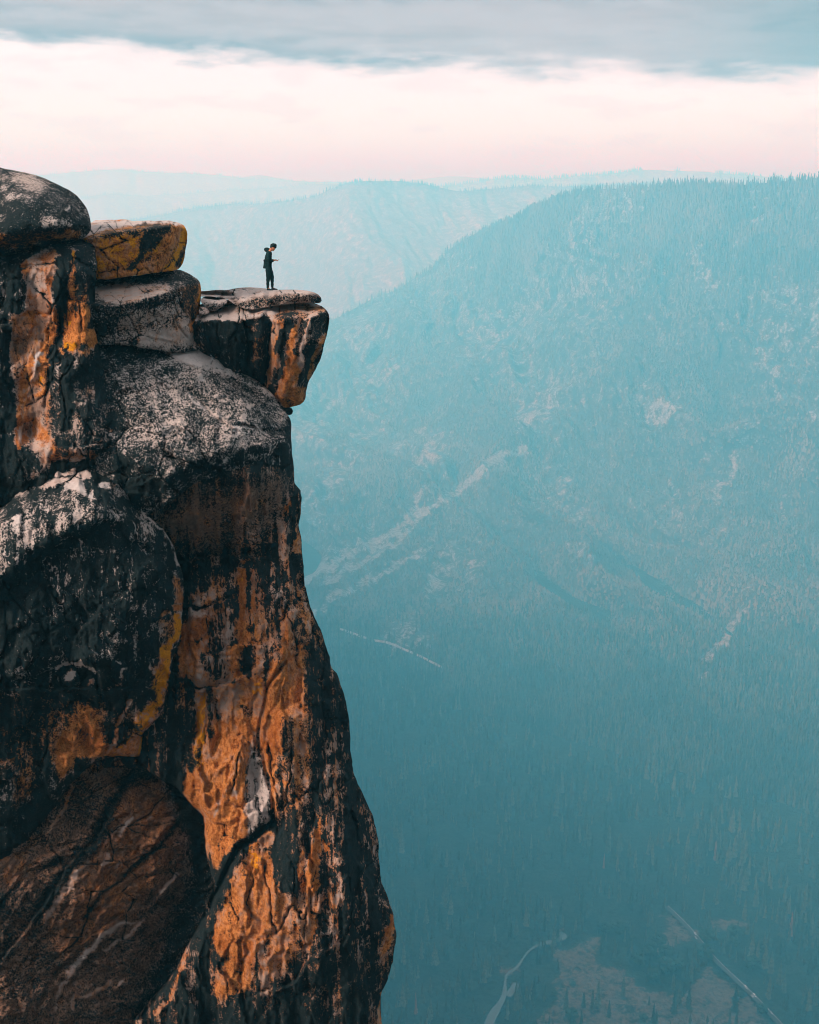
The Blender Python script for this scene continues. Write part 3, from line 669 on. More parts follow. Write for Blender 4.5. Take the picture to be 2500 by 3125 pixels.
B_paint = [
    ({'K': .74, 'W': .3}, 20, 'Z1', "-900 1100 0 1090 330 1050 300 1150 200 1170 -900 1200"),
    ({'K': .88, 'W': .6, 'S': .7}, 12, 'Z1', "-900 1200 240 1190 300 1290 310 1500 300 1917 -900 1917"),
    ({'K': .88, 'W': .6, 'S': .7}, 12, 'Z2', "-900 0 130 0 160 500 190 900 180 1500 150 1900 -900 2300"),
    ({'K': .06, 'O': .48, 'S': 0}, 6, 'Z1', "230 1160 340 1080 480 1020 705 978 690 1060 650 1170 672 1230 650 1320 665 1400 620 1480 640 1600 690 1800 660 1917 300 1917 320 1500 300 1290 240 1200"),
    ({'O': .25, 'W': .15}, 10, 'Z1', "340 1300 420 1230 540 1300 540 1420 470 1500 400 1500 330 1420"),
    ({'O': .4, 'Y': .5}, 10, 'Z1', "600 1000 705 980 670 1120 610 1100"),
    ({'K': .9}, 3, 'Z1', "240 1197 400 1194 520 1172 665 1160", 2),
    ({'B': .8, 'O': .3}, 8, 'Z1', "400 1560 540 1540 600 1700 560 1760 390 1760"),
    ({'K': .1, 'O': .72, 'S': 0}, 9, 'Z2', "300 0 680 0 690 90 650 300 560 480 550 700 540 800 500 950 500 1150 470 1280 560 1400 650 1560 700 1620 850 1600 900 1620 900 1740 620 1760 400 1500 330 1500 300 1580 250 1580 180 1600 150 1400 200 1000 250 600 150 500 140 100"),
    ({'K': .25, 'B': .85, 'O': .35}, 14, 'Z2', "130 0 290 60 380 430 250 580 200 900 180 1100 140 600"),
    ({'B': .8, 'O': .3}, 5, 'Z2', "395 40 560 60 520 200 500 300 430 330 420 200"), ({'B': .85, 'O': .25}, 5, 'Z2', "340 940 420 870 450 900 440 950 370 1000 335 1000"),
    ({'B': .75, 'O': .25}, 6, 'Z2', "325 1070 500 1000 505 1180 430 1265 310 1240"), ({'B': .95, 'O': .1, 'K': .2}, 5, 'Z2', "275 1310 400 1300 385 1440 330 1480 290 1450"),
    ({'K': .4, 'B': .7, 'O': .4}, 12, 'Z2', "510 900 620 1000 640 1350 560 1400 480 1270 505 1150"),
    ({'O': .5, 'W': .45, 'B': 0, 'K': 0}, 4, 'Z1', "540 1290 535 1420 570 1520 600 1640 615 1740", 4),
    ({'O': .75, 'W': .2, 'B': 0, 'K': 0}, 4, 'Z2', "610 0 615 150 590 250 560 350 490 420 430 500", 8),
    ({'O': .45, 'W': .5, 'B': 0, 'K': 0}, 4, 'Z2', "400 640 400 760 350 860 300 930 290 1080 270 1240 240 1380 240 1530", 8),
    ({'W': .95, 'O': 0, 'K': 0}, 3, 'Z2', "490 465 435 505 440 620", 4),
    ({'K': .2, 'O': .5, 'Y': .8}, 8, 'Z2', "430 730 490 760 480 920 440 800"), ({'Y': .8}, 8, 'Z2', "270 760 350 770 340 850 260 840"),
    ({'K': .95}, 12, 'Z1', "705 990 820 980 820 1400 790 1500 740 1700 700 1917 660 1917 680 1700 620 1500 660 1350"),
    ({'K': .97}, 12, 'Z2', "690 0 730 0 720 300 660 480 580 560 560 500 650 320"),
    ({'K': .15, 'O': .7, 'Y': .7}, 5, 'Z1', "830 985 892 1000 872 1170 820 1172"),
    ({'K': .42, 'O': .9, 'S': .2}, 10, 'Z1', "820 1180 930 1180 910 1350 1040 1440 1055 1700 1055 1917 720 1917 760 1700 800 1500 820 1350"),
    ({'K': .9}, 10, 'Z1', "910 1180 1060 1180 1060 1480 1000 1450 930 1600 915 1400"),
    ({'K': .99}, 6, 'Z1', "1060 1400 1130 1400 1130 1917 1055 1917"), ({'K': .99}, 6, 'Z2', "1055 0 1120 0 1120 200 1060 210"),
    ({'K': .13, 'O': .98, 'S': 0}, 8, 'Z2', "720 0 1050 0 1050 210 1110 225 1145 290 1150 340 1000 420 980 360 900 420 800 470 740 400 730 300"),
    ({'Y': .95, 'K': .02}, 6, 'Z2', "740 350 900 385 880 440 800 475 755 440"), ({'Y': .95}, 6, 'Z2', "760 90 835 110 800 170 770 160"),
    ({'Y': .7}, 8, 'Z2', "990 340 1140 300 1060 390 1000 400"), ({'Y': .8}, 8, 'Z1', "800 1690 860 1690 830 1740 800 1780"),
    ({'K': .3, 'O': .6, 'B': .3}, 6, 'Z2', "670 430 750 430 740 530 690 510"), ({'K': .4, 'O': .5, 'B': .3}, 8, 'Z2', "900 420 1000 420 990 520 920 490"),
    ({'K': .55, 'W': .6}, 12, 'Z2', "600 600 720 580 725 970 630 960"), ({'K': .97}, 20, 'Z2', "960 540 1180 480 1280 1000 1380 1300 1200 1300 1050 900 960 760"),
    ({'K': .5, 'O': .4}, 10, 'Z2', "1000 860 1100 860 1090 1100 950 1040 910 980"), ({'K': .3, 'W': .7}, 4, 'Z2', "830 1080 930 1090 1000 1040 960 1120 930 1130"),
    ({'K': .70, 'W': .1, 'O': .3}, 30, 'Z2', "620 1080 1300 1150 1280 1380 1200 1560 700 1600 600 1400"),
    ({'K': .4, 'O': .25, 'W': .3}, 12, 'Z2', "1000 1560 1200 1430 1250 1440 1150 1560 1000 1620"),
    ({'K': .10, 'O': .95, 'Y': .5, 'S': 0}, 6, 'Z2', "1345 1460 1452 1390 1455 1540 1350 1640 1230 1665 1240 1570 1330 1590"),
    ({'K': .2, 'O': .6}, 4, 'Z2', "1285 1412 1400 1345", 3),
    ({'K': .42, 'O': .6}, 12, 'Z2', "660 1640 900 1600 1240 1660 1100 1720 900 1740 680 1740"),
    ({'K': .26, 'O': .35, 'W': .25}, 12, 'Z2', "330 1540 480 1500 620 1560 640 1700 560 1800 440 1900 280 1960 300 1860 470 1840 500 1720 330 1640"),
]
cliff_part('rock_pillar', B_out, B_ctrl, B_paint, R=0.45, seed=43, smooth=2.5, thick=3.5, base=(.90, .25, 0, .3, .1, .3), facet=(90, .18, 2.0), amp=.9, streak=.35, drip=12, kdrop=.05,
           cuts=[('v', 2.6, .14, pts('Z1', "240 1197 400 1194 520 1172 665 1160")), ('s', 12, .2, pts('Z1', "540 1300 535 1420 600 1640 640 1900")), ('v', 3, .08, pts('Z1', "385 1755 520 1760 580 1770")),
                 ('s', 10, .18, pts('Z2', "560 350 430 500 400 760 300 950 280 1200 240 1400")), ('v', 9, .3, pts('Z2', "1080 0 1100 200")), ('v', 9, .3, pts('Z1', "1085 1350 1090 1900")),
                 ('v', 6, .18, pts('Z2', "700 0 690 250 580 560 560 900 520 1100")), ('s', 14, -.25, pts('Z2', "620 1600 900 1590 1200 1560 1300 1450")), ('v', 4, .15, pts('Z2', "560 1760 900 1770 1200 1700 1370 1680")),
                 ('v', 3, .1, pts('Z2', "1220 1670 1340 1600 1400 1380"))])

# bulging mass, lower left
F_out = np.concatenate([pts('Z5', "-1950 760 -300 480 0 380 90 290 160 215 300 150 380 120 430 70 600 25 700 35 850 10 980 -30 1030 10 1060 90 1110 170 1150 280 1190 385 1260 430 1340 530 1460 650 1530 780 1560 900 1600 1030 1618 1150 1605 1260 1600 1400 1590 1560 1525 1700 1500 1850 1480 2012"),
                        pts('I2', "710 1120 690 1200 610 1290"), pts('I3', "605 50 592 152 480 150 380 190 300 260 240 340 180 430 60 560 -950 1100")])
F_ctrl = pts3('Z5', """-900 620 38.6 0 390 39.6 160 220 39.8 430 70 39.6 700 40 39.7 980 -20 40.0 1040 20 40.3 1000 150 39.3 1150 280 39.9 1190 400 39.9 1100 400 38.7 1190 560 38.6 1240 560 38.9 1340 560 39.7 1500 800 39.9
 400 250 38.5 700 300 38.0 200 400 38.2 0 600 37.3 300 600 37.2 600 500 37.2 900 480 37.3 1100 560 37.9 0 1100 36.7 250 840 36.8 450 750 36.9 620 650 37.0 820 560 37.1
 300 900 37.6 480 820 37.7 640 720 37.8 850 650 37.7 100 1200 37.2 700 1000 37.6 1100 1000 37.9 1400 950 38.8 1560 950 39.9 1600 1150 40.0 1450 1200 39.0 1100 1400 38.0
 300 1400 37.2 600 1700 37.6 200 1700 37.0 700 1790 37.5 700 1900 38.1 1000 1800 38.2 1300 1700 38.8 1420 1650 39.2 1540 1500 39.5 1590 1400 40 1420 1350 38.8 1500 1850 40 1380 1850 39.2 -900 1500 36.4 0 1500 36.9""") + pts3('I2', """
 600 1250 40 500 1200 39.2 300 1200 38.6 0 1150 37.7 690 1150 40.2""") + pts3('I3', "600 100 40.5 450 100 39.8 250 150 39.3 0 100 38.4 0 500 39.0 200 400 39.8 -400 700 38 -400 100 37")
F_paint = [
    ({'K': .66, 'W': .5, 'O': 0}, 30, 'Z5', "-900 600 0 400 500 280 900 360 1180 500 1000 560 700 550 560 660 420 740 250 830 60 950 -100 1100 -900 1100"),
    ({'K': .04, 'W': .35, 'O': .12}, 10, 'Z5', "380 230 400 170 500 110 720 60 820 100 780 170 740 180 700 210 560 200 420 240"),
    ({'K': .10, 'W': .85}, 8, 'Z5', "600 190 740 190 770 320 690 290 560 260"), ({'K': .30, 'W': .4}, 16, 'Z5', "-300 470 0 380 160 220 350 200 370 240 250 300 60 380 -300 560"),
    ({'K': .12, 'W': .95}, 7, 'Z5', "850 205 960 200 975 250 930 275 870 260"), ({'K': .12, 'W': .8}, 5, 'Z5', "810 270 830 320 870 340 820 360 800 320"),
    ({'K': .78, 'W': .5}, 10, 'Z5', "780 90 960 110 1010 180 990 330 880 330 850 280 980 260 960 190 850 190 800 160"),
    ({'K': .34, 'W': .2, 'O': .35}, 8, 'Z5', "1000 0 1035 20 1060 100 1020 200 1000 300 985 200"), ({'K': .55, 'W': .4}, 8, 'Z5', "1035 60 1110 180 1180 350 1190 400 1040 320 1010 250"),
    ({'K': .20, 'O': .55}, 8, 'Z5', "160 215 300 150 430 80 640 30 660 60 500 100 380 150 250 200"), ({'K': .1, 'O': .25, 'W': .5}, 3, 'Z5', "440 95 560 55 650 45", 4),
    ({'K': .12, 'W': .9}, 5, 'Z5', "110 510 190 500 185 560 140 570"), ({'K': .2, 'W': .8}, 4, 'Z5', "385 435 435 440 430 470 390 460"), ({'K': .4, 'W': .9}, 10, 'Z5', "80 560 150 570 120 640 80 620"),
    ({'K': .3, 'W': .8, 'Y': .2}, 4, 'Z5', "20 815 50 815 45 845 20 840"), ({'K': .3, 'W': .8, 'Y': .2}, 4, 'Z5', "70 900 100 900 98 925 75 925"),
    ({'K': .62, 'O': .2, 'W': .3}, 12, 'Z5', "1190 430 1260 440 1340 530 1460 650 1520 780 1400 720 1230 760 1200 600"), ({'K': .1, 'W': .8}, 3, 'Z5', "1185 560 1195 660 1230 740 1250 780", 3),
    ({'K': .1, 'W': .6}, 3, 'Z5', "1200 385 1340 540 1460 655 1530 790 1560 920", 2),
    ({'K': .97}, 30, 'Z5', "0 1150 250 860 450 770 620 670 850 560 1180 560 1180 640 900 640 700 720 420 860 330 1000 200 1300 0 1500 -600 1400 -400 1200"),  # shade under the overhanging edge, painted as dark tone
    ({'K': .80, 'W': .4, 'S': .7}, 30, 'Z5', "420 880 600 720 760 700 760 1200 680 1350 500 1350 430 1100"), ({'K': .80, 'W': .5, 'S': .7}, 25, 'Z5', "960 820 1110 850 1100 1200 1000 1220"),
    ({'K': .80, 'W': .5, 'S': .8}, 20, 'Z5', "250 1400 340 1400 330 1850 250 1850"), ({'K': .78, 'O': .3}, 20, 'Z5', "960 1310 1100 1290 1110 1400 980 1440"), ({'K': .72, 'O': .2, 'W': .4}, 18, 'Z5', "880 1560 1060 1480 1120 1600 1000 1720 860 1680"),
    ({'K': .80, 'W': .5, 'S': .9}, 20, 'Z5', "740 1080 880 1120 860 1260 760 1260"), ({'K': .84, 'W': .5}, 30, 'Z5', "1150 700 1500 780 1540 1100 1200 1060"),
    ({'K': .45, 'O': .6, 'B': .4}, 8, 'Z5', "1530 1000 1600 1040 1610 1200 1540 1260"), ({'K': .22, 'O': .6, 'B': .6}, 4, 'Z5', "1545 1200 1610 1200 1605 1250 1545 1255"),
    ({'K': .2, 'O': .6, 'B': .7}, 4, 'Z5', "1520 1270 1590 1260 1590 1350 1530 1350"), ({'K': .25, 'O': .7, 'Y': .5}, 5, 'Z5', "1410 1340 1490 1315 1500 1350 1410 1375"),
    ({'K': .05, 'W': .85}, 3, 'Z5', "480 1845 570 1800 640 1780 700 1785 770 1810 820 1840 845 1880", 3), ({'K': .05, 'W': .9}, 3, 'Z5', "640 1785 690 1750 740 1790 700 1820"),
    ({'K': .08, 'W': .9, 'O': .05}, 5, 'Z5', "590 1880 655 1870 640 1950 585 1955"), ({'K': .3, 'O': .4, 'W': .3}, 5, 'Z5', "600 1820 630 1830 620 1880 590 1890"), ({'K': .15, 'O': .4, 'W': .3}, 4, 'Z5', "830 1910 845 1970 770 1975 800 1940"),
    ({'K': .25, 'W': .9}, 5, 'Z5', "1010 1780 1060 1790 1055 1825 1015 1820"), ({'K': .66, 'W': .8}, 16, 'Z5', "830 1700 950 1650 1000 1740 1050 1790 960 1800 860 1760"),
    ({'K': .30, 'W': .2, 'O': .3}, 4, 'Z5', "1065 1860 1075 1930 1060 1990 940 2000", 5), ({'K': .72, 'W': .5}, 8, 'Z5', "0 1890 250 1850 470 1850", 8),
    ({'K': .60, 'O': .7, 'B': .5}, 20, 'Z5', "1400 1380 1520 1380 1560 1540 1440 1700 1400 1560"), ({'K': .5, 'O': .7, 'B': .3}, 20, 'Z5', "1330 1800 1450 1700 1480 2012 1320 2012"),
    ({'K': .10, 'O': .7, 'Y': .9}, 6, 'Z5', "1510 1370 1592 1370 1595 1540 1530 1690 1500 1850 1475 2012 1380 2012 1420 1850 1410 1680 1540 1540"),
    ({'K': .1, 'Y': .9, 'O': .5}, 5, 'Z5', "1410 1450 1455 1450 1450 1480 1415 1480"), ({'K': .3, 'Y': .8, 'O': .6}, 8, 'Z5', "1330 1840 1400 1820 1400 2012 1340 2012"),
    ({'K': .35, 'Y': .85, 'O': .7}, 16, 'I2', "680 970 700 1110 690 1180 610 1290 480 1380 560 1240 650 1130"),
    ({'K': .80, 'O': .7, 'B': .3}, 40, 'I2', "-300 1110 560 1110 600 1400 -300 1500"), ({'K': .28, 'O': .95, 'B': .2}, 16, 'I2', "310 1170 380 1160 420 1250 440 1380 260 1400 270 1320"),
    ({'K': .14, 'O': .98, 'B': .1}, 14, 'I3', "250 80 400 80 440 110 440 140 330 145 270 240 240 200"), ({'K': .12, 'O': .6, 'B': .4}, 6, 'I3', "470 110 600 55 590 150 440 145"),
    ({'K': .06, 'O': .4, 'W': .3}, 4, 'I2', "545 1160 510 1230 490 1310 460 1360", 6), ({'K': .1, 'Y': .9, 'O': .6}, 4, 'I3', "600 55 575 150", 5),
    ({'K': .60, 'O': .7, 'B': .3}, 20, 'I3', "60 250 150 150 160 300 60 360"),
]
cliff_part('rock_bulge', F_out, F_ctrl, F_paint, R=0.55, seed=57, smooth=3.5, thick=5, base=(.91, .1, 0, .3, 0, .45), facet=(190, .30, 1.3), amp=1.0, streak=.30, drip=8, kdrop=.12,
           cuts=[('v', 4, .14, pts('Z5', "1020 20 1010 180 985 330")), ('v', 5, .2, pts('Z5', "1185 560 1195 660 1230 740 1250 790")), ('s', 14, -.2, pts('Z5', "370 240 430 190 500 110 640 60")),
                 ('s', 22, .4, pts('Z5', "470 1840 600 1790 700 1780 790 1820 850 1890 880 2000")), ('v', 6, .2, pts('Z5', "1400 1380 1500 1350 1540 1300")), ('s', 16, -.25, pts('Z5', "1510 1370 1440 1600 1380 1850")),
                 ('v', 6, .2, pts('I2', "540 1160 500 1240 470 1330 420 1400")), ('s', 18, .3, pts('I3', "440 110 500 100 600 55")), ('s', 24, -.3, pts('I2', "0 1100 200 1110 330 1100 500 1110"))])

# ================================================================== loose blocks: each a thing
o, _ = rock('rock_block', np.concatenate([pts('ZA', "330 600 480 608 640 597 760 582 890 560 960 588 1000 618 1012 660 1008 740 1000 810 985 870 975 905 1010 960 900 985 620 940 330 940")]),
            pts3('ZA', """330 600 43 480 612 43.3 640 600 43.5 760 585 43.7 890 562 44.2 960 590 44 480 740 39.9 560 740 40.0 630 730 40.1 700 712 40.4 780 690 40.8 850 668 41.2 915 645 41.8 960 612 43.0 1005 640 43.6
            480 900 40.6 560 880 40.6 700 870 40.9 850 900 41.4 920 740 41.7 960 880 41.9 1000 740 43.5 990 860 43.3 620 980 40.7 940 980 42 350 900 40.6 350 740 39.9"""),
            [({'K': .80, 'W': .4}, 10, 'ZA', "350 600 480 608 700 590 900 560 1000 610 1010 650 920 645 850 640 830 632 640 636 500 650 350 650"),
             ({'K': .06, 'O': .22, 'W': .35}, 7, 'ZA', "480 655 620 640 750 640 860 632 850 650 790 688 700 712 640 728 570 738 500 710"),
             ({'K': .74, 'W': .3, 'O': .25}, 14, 'ZA', "480 740 570 745 700 720 850 672 915 650 930 760 800 760 650 800 560 830 480 860"),
             ({'K': .84, 'W': .6}, 12, 'ZA', "470 700 560 740 600 800 570 880 500 880 460 800"), ({'K': .44, 'O': .25, 'W': .15}, 20, 'ZA', "600 810 760 750 910 760 960 880 900 910 760 890 600 870"),
             ({'K': .10, 'O': .2, 'W': .4}, 14, 'ZA', "700 880 900 860 970 890 990 940 700 930"), ({'K': .72, 'O': .8, 'Y': .2}, 8, 'ZA', "915 650 1005 620 1012 740 985 880 965 880 930 760"),
             ({'K': .2, 'O': .9, 'Y': .7}, 4, 'ZA', "1000 640 985 760 970 860", 5)],
            R=.20, seed=63, smooth=1.0, thick=6, facet=(80, .14, 1), amp=.7, base=(.6, .2, 0, .3, .1, 0),
            cuts=[('v', 4, .2, pts('ZA', "890 650 900 740 960 850")), ('v', 3, .12, pts('ZA', "870 800 900 860 940 900"))])
tag(o, 'speckled granite block with a flat pinkish top, directly under the yellow-stained block', 'rock block')

o, _ = rock('rock_block', pts('ZA', "330 420 400 380 440 345 460 318 560 314 620 312 650 320 700 321 790 318 860 315 915 330 938 368 936 430 925 500 912 545 900 560 760 584 640 600 480 617 330 640"),
            pts3('ZA', """330 400 43 440 345 48 460 320 50 620 314 50 700 322 50 860 317 50 915 332 47 430 407 41.2 480 392 41.2 560 372 41.4 640 362 41.6 700 352 41.9 780 345 42.1 830 338 42.5 890 340 43.0 920 350 44.2
            350 640 41.6 480 612 41.6 640 598 41.8 760 582 42.2 850 565 42.9 900 560 44.5 860 440 42.6 930 430 44.6 700 470 42.0 560 500 41.5 800 400 42.2 480 500 41.4"""),
            [({'K': .02, 'W': .55, 'O': .1, 'Y': 0, 'B': 0}, 4, 'ZA', "400 420 440 345 460 312 900 310 915 335 880 338 830 335 740 345 640 352 560 366 480 388 430 408"),
             ({'K': .3, 'O': .3}, 3, 'ZA', "460 335 540 325 620 318", 3), ({'K': .8}, 4, 'ZA', "670 350 730 346", 4),
             ({'K': .70, 'O': .4}, 8, 'ZA', "430 412 560 372 740 350 840 342 800 390 700 390 600 400 500 420"),
             ({'K': .93}, 8, 'ZA', "740 352 870 342 850 385 800 430 740 480 690 540 670 572 630 570 690 480 700 430"), ({'K': .9}, 8, 'ZA', "780 470 760 530 720 530 740 500"),
             ({'K': .35, 'O': .7, 'Y': .3}, 8, 'ZA', "820 400 900 345 930 350 900 420 850 540 780 560 740 540 800 470"), ({'K': .10, 'O': .6, 'Y': .95}, 5, 'ZA', "925 365 905 440 865 530 850 545", 12),
             ({'K': .85}, 5, 'ZA', "938 400 925 480 905 550 880 555 900 470", ), ({'K': .08, 'Y': .9, 'O': .5}, 8, 'ZA', "600 410 680 400 680 440 620 440")],
            R=.16, seed=71, smooth=.9, thick=3, facet=(90, .16, 1), amp=.6, base=(.16, .7, .62, .05, .3, 0), cuts=[('v', 3, .1, pts('ZA', "460 336 540 326 640 316"))])
tag(o, 'squared granite block stained yellow and orange on its face, beside the rounded dark boulder', 'rock block')

o, _ = rock('boulder', pts('Z1', "-2300 420 -1500 60 -400 -60 0 35 30 65 120 58 250 85 420 130 560 185 700 250 830 320 930 400 1000 490 1040 580 1062 660 1064 760 1040 810 1000 845 930 875 850 920 650 955 450 1000 200 1060 0 1090 -1250 1150 -2400 1170"),
            pts3('Z1', """-1200 100 43 0 40 43 120 60 43 400 130 43 700 260 42.6 900 390 42.2 1050 680 41.5 200 300 40.0 500 400 39.6 800 520 39.9 300 600 38.6 700 650 38.9 950 680 40.3 -900 600 37.5
            300 770 38.3 600 760 38.6 800 745 39.1 1000 745 40.9 300 860 38.8 850 855 39.9 0 800 38.2 0 960 39.0 0 1060 40.0 400 985 40.3 800 920 40.7 200 1040 40.2 -1000 1100 39.5 -1000 900 38"""),
            [({'K': .93, 'O': .1}, 16, 'Z1', "-900 380 200 420 460 560 470 780 250 900 -900 900"), ({'K': .48, 'W': .25, 'O': .1}, 14, 'Z1', "100 55 420 130 600 220 480 330 280 290 150 170"),
             ({'K': .45, 'W': .85}, 10, 'Z1', "60 330 230 370 240 410 100 400"), ({'K': .45, 'W': .85}, 8, 'Z1', "0 230 110 250 90 300 0 280"), ({'K': .68, 'W': .7}, 16, 'Z1', "220 340 420 400 560 500 440 540 260 440"),
             ({'K': .40, 'W': .4}, 9, 'Z1', "460 640 620 600 850 650 865 720 650 745 480 740"), ({'K': .15, 'W': .5}, 3, 'Z1', "780 500 840 480 850 510 820 530"),
             ({'K': .97}, 10, 'Z1', "860 640 1070 640 1060 780 1000 840 920 800 870 730"), ({'K': .60, 'O': .85, 'B': .4}, 14, 'Z1', "-900 790 250 800 700 770 960 780 950 860 800 910 500 930 100 980 -900 980"),
             ({'K': .15, 'O': .7, 'B': .2}, 6, 'Z1', "770 768 890 770 910 800 870 830 790 850"), ({'K': .3, 'O': .7}, 6, 'Z1', "660 850 800 860 880 850", 6), ({'K': .2, 'O': .9}, 6, 'Z1', "0 820 60 840 40 870 0 850"),
             ({'K': .85, 'O': .5}, 14, 'Z1', "100 980 500 940 850 900 930 880 850 930 450 1005 0 1100 -900 1150 -900 1000"), ({'K': .3, 'O': .8, 'Y': .3}, 6, 'Z1', "140 960 220 970 180 990")],
            R=.6, seed=83, smooth=5, thick=4, facet=(150, .12, .8), amp=.7, base=(.76, .05, 0, .4, 0, 0), cuts=[('v', 4, .14, pts('Z1', "0 260 60 280 110 320")), ('s', 14, .2, pts('Z1', "460 770 650 745 900 730 1040 760"))])
tag(o, 'large rounded boulder dark with lichen, topmost rock at the left edge', 'boulder')

o, _ = rock('overhanging_rock', pts('Z3', "240 480 310 400 330 330 345 240 700 195 1000 190 1400 222 1480 240 1510 265 1560 300 1583 340 1580 420 1560 540 1530 640 1500 760 1455 850 1440 900 1390 980 1365 1040 1360 1120 1350 1180 1310 1215 1240 1230 1150 1247 1110 1232 1060 1165 900 1100 700 1000 400 760 240 600"),
            pts3('Z3', """330 330 -4.65 345 250 -4.45 700 255 -4.34 790 293 -4.42 1000 268 -4.36 1250 240 -4.38 1400 228 -4.4 1480 245 -4.45 600 300 -4.5 1100 285 -4.48 850 320 -4.55
            320 400 42.4 400 395 42.0 560 400 41.9 700 402 41.9 745 405 42.0 790 430 42.5 830 370 42.3 920 348 42.0 960 400 42.3 1010 425 42.4 1080 395 42.1 1140 380 41.8 1290 320 43.0 1340 350 42.6 1400 385 41.8 1480 350 42.0 1560 315 43.0
            300 700 42.9 500 600 42.1 700 600 42.0 740 600 42.1 810 640 42.7 900 600 42.3 1000 620 42.7 1080 620 42.1 1180 600 42.2 1300 600 41.9 1450 600 42.2 1570 500 43.7
            700 850 42.7 850 900 43.2 900 850 42.7 1000 850 43.2 1080 850 42.6 1200 850 42.5 1350 850 42.6 1450 850 43.8 1000 1050 43.6 1150 1050 42.9 1300 1050 43.0 1120 1200 43.5 1300 1190 43.6 1360 1100 44.2 600 1000 43.5"""),
            [({'K': .03, 'W': .55, 'O': .08}, 7, 'Z3', "300 420 345 230 700 190 1400 215 1500 250 1400 300 1290 320 1120 330 1000 400 960 370 920 345 830 380 760 385 700 400 560 395 440 385 380 400"),
             ({'K': .30, 'O': .3}, 3, 'Z3', "680 270 780 300 900 335", 3), ({'K': .3, 'O': .3}, 2, 'Z3', "1080 262 1170 285", 2), ({'K': .62, 'O': .55, 'Y': .2, 'W': .1}, 8, 'Z3', "1000 370 1140 310 1290 270 1400 245 1510 260 1540 300 1420 330 1340 370 1300 330 1220 350 1100 385 1020 395"),
             ({'K': .1, 'W': .7}, 4, 'Z3', "990 400 1060 385 1120 395 1060 430 1020 440"), ({'K': .15, 'O': .3, 'W': .4}, 6, 'Z3', "1330 370 1480 320 1540 310 1440 360 1380 385"),
             ({'K': .08, 'O': .55, 'W': .1}, 5, 'Z3', "1240 360 1280 325 1300 350 1300 400 1260 420"),
             ({'K': .93, 'W': .4, 'O': .1}, 8, 'Z3', "320 410 440 400 560 405 700 410 760 450 790 560 800 640 770 900 560 760 300 560"),
             ({'K': .45, 'W': .2, 'O': .4}, 4, 'Z3', "740 410 770 480 785 560 790 640", 4), ({'K': .97}, 5, 'Z3', "760 410 800 480 820 640 800 900", 8), ({'K': .5, 'W': .5}, 5, 'Z3', "800 430 840 480", 7),
             ({'K': .62, 'O': .7}, 7, 'Z3', "860 560 960 540 930 640 890 800 860 920 845 820 860 700"), ({'K': .97}, 6, 'Z3', "1000 430 1008 600 1000 760 985 900 960 1030", 6),
             ({'K': .06, 'O': .5, 'W': .08}, 7, 'Z3', "1015 480 1050 430 1160 395 1160 450 1110 500 1080 600 1085 700 1070 860 1030 960 1020 1060 985 1060 1000 850 1010 700"),
             ({'K': .95}, 7, 'Z3', "1160 420 1230 400 1240 450 1190 560 1140 720 1120 850 1110 1000 1080 1110 1020 1090 1060 960 1090 840 1100 700 1090 600"),
             ({'K': .10, 'O': .78}, 7, 'Z3', "1250 440 1290 400 1280 500 1250 600 1220 700 1250 760 1300 760 1290 900 1250 1000 1250 1100 1340 1080 1350 1180 1290 1225 1150 1245 1070 1150 1090 1100 1120 980 1140 820 1160 700 1200 560"),
             ({'K': .85}, 7, 'Z3', "1300 420 1380 400 1360 500 1310 640 1280 740 1240 720 1270 600 1290 500"), ({'K': .06, 'O': .25, 'W': .4}, 4, 'Z3', "1395 400 1370 520 1340 640 1310 730 1290 800", 6),
             ({'K': .93}, 8, 'Z3', "1410 400 1570 330 1560 500 1520 600 1450 760 1400 800 1350 980 1300 1020 1290 980 1310 850 1340 720 1390 560"), ({'K': .18, 'O': .8}, 6, 'Z3', "1570 500 1530 620 1490 720 1450 850 1380 980 1370 920 1400 800 1470 700 1510 600"),
             ({'K': .5, 'O': .9, 'Y': .3}, 10, 'Z3', "1070 1130 1360 1020 1350 1190 1290 1225 1150 1245")],
            R=.18, seed=97, smooth=1.0, thick=3, facet=(60, .15, 2.6), amp=.7, base=(.85, .5, .1, .2, .2, .4), streak=.35, drip=10, lean=.35, kdrop=.03,
            cuts=[('v', 4, .3, pts('Z3', "765 410 800 480 815 640 800 880")), ('v', 4, .3, pts('Z3', "1000 430 1008 600 1000 760 985 900 960 1050")), ('v', 7, .12, pts('Z3', "1190 430 1160 600 1110 800 1090 1050")),
                  ('v', 6, .1, pts('Z3', "1350 430 1290 680")), ('s', 8, .12, pts('Z3', "960 370 1120 325 1290 270 1400 240"))])
tag(o, 'overhanging granite block with dark and rust vertical streaks, jutting out over the valley', 'overhanging rock')

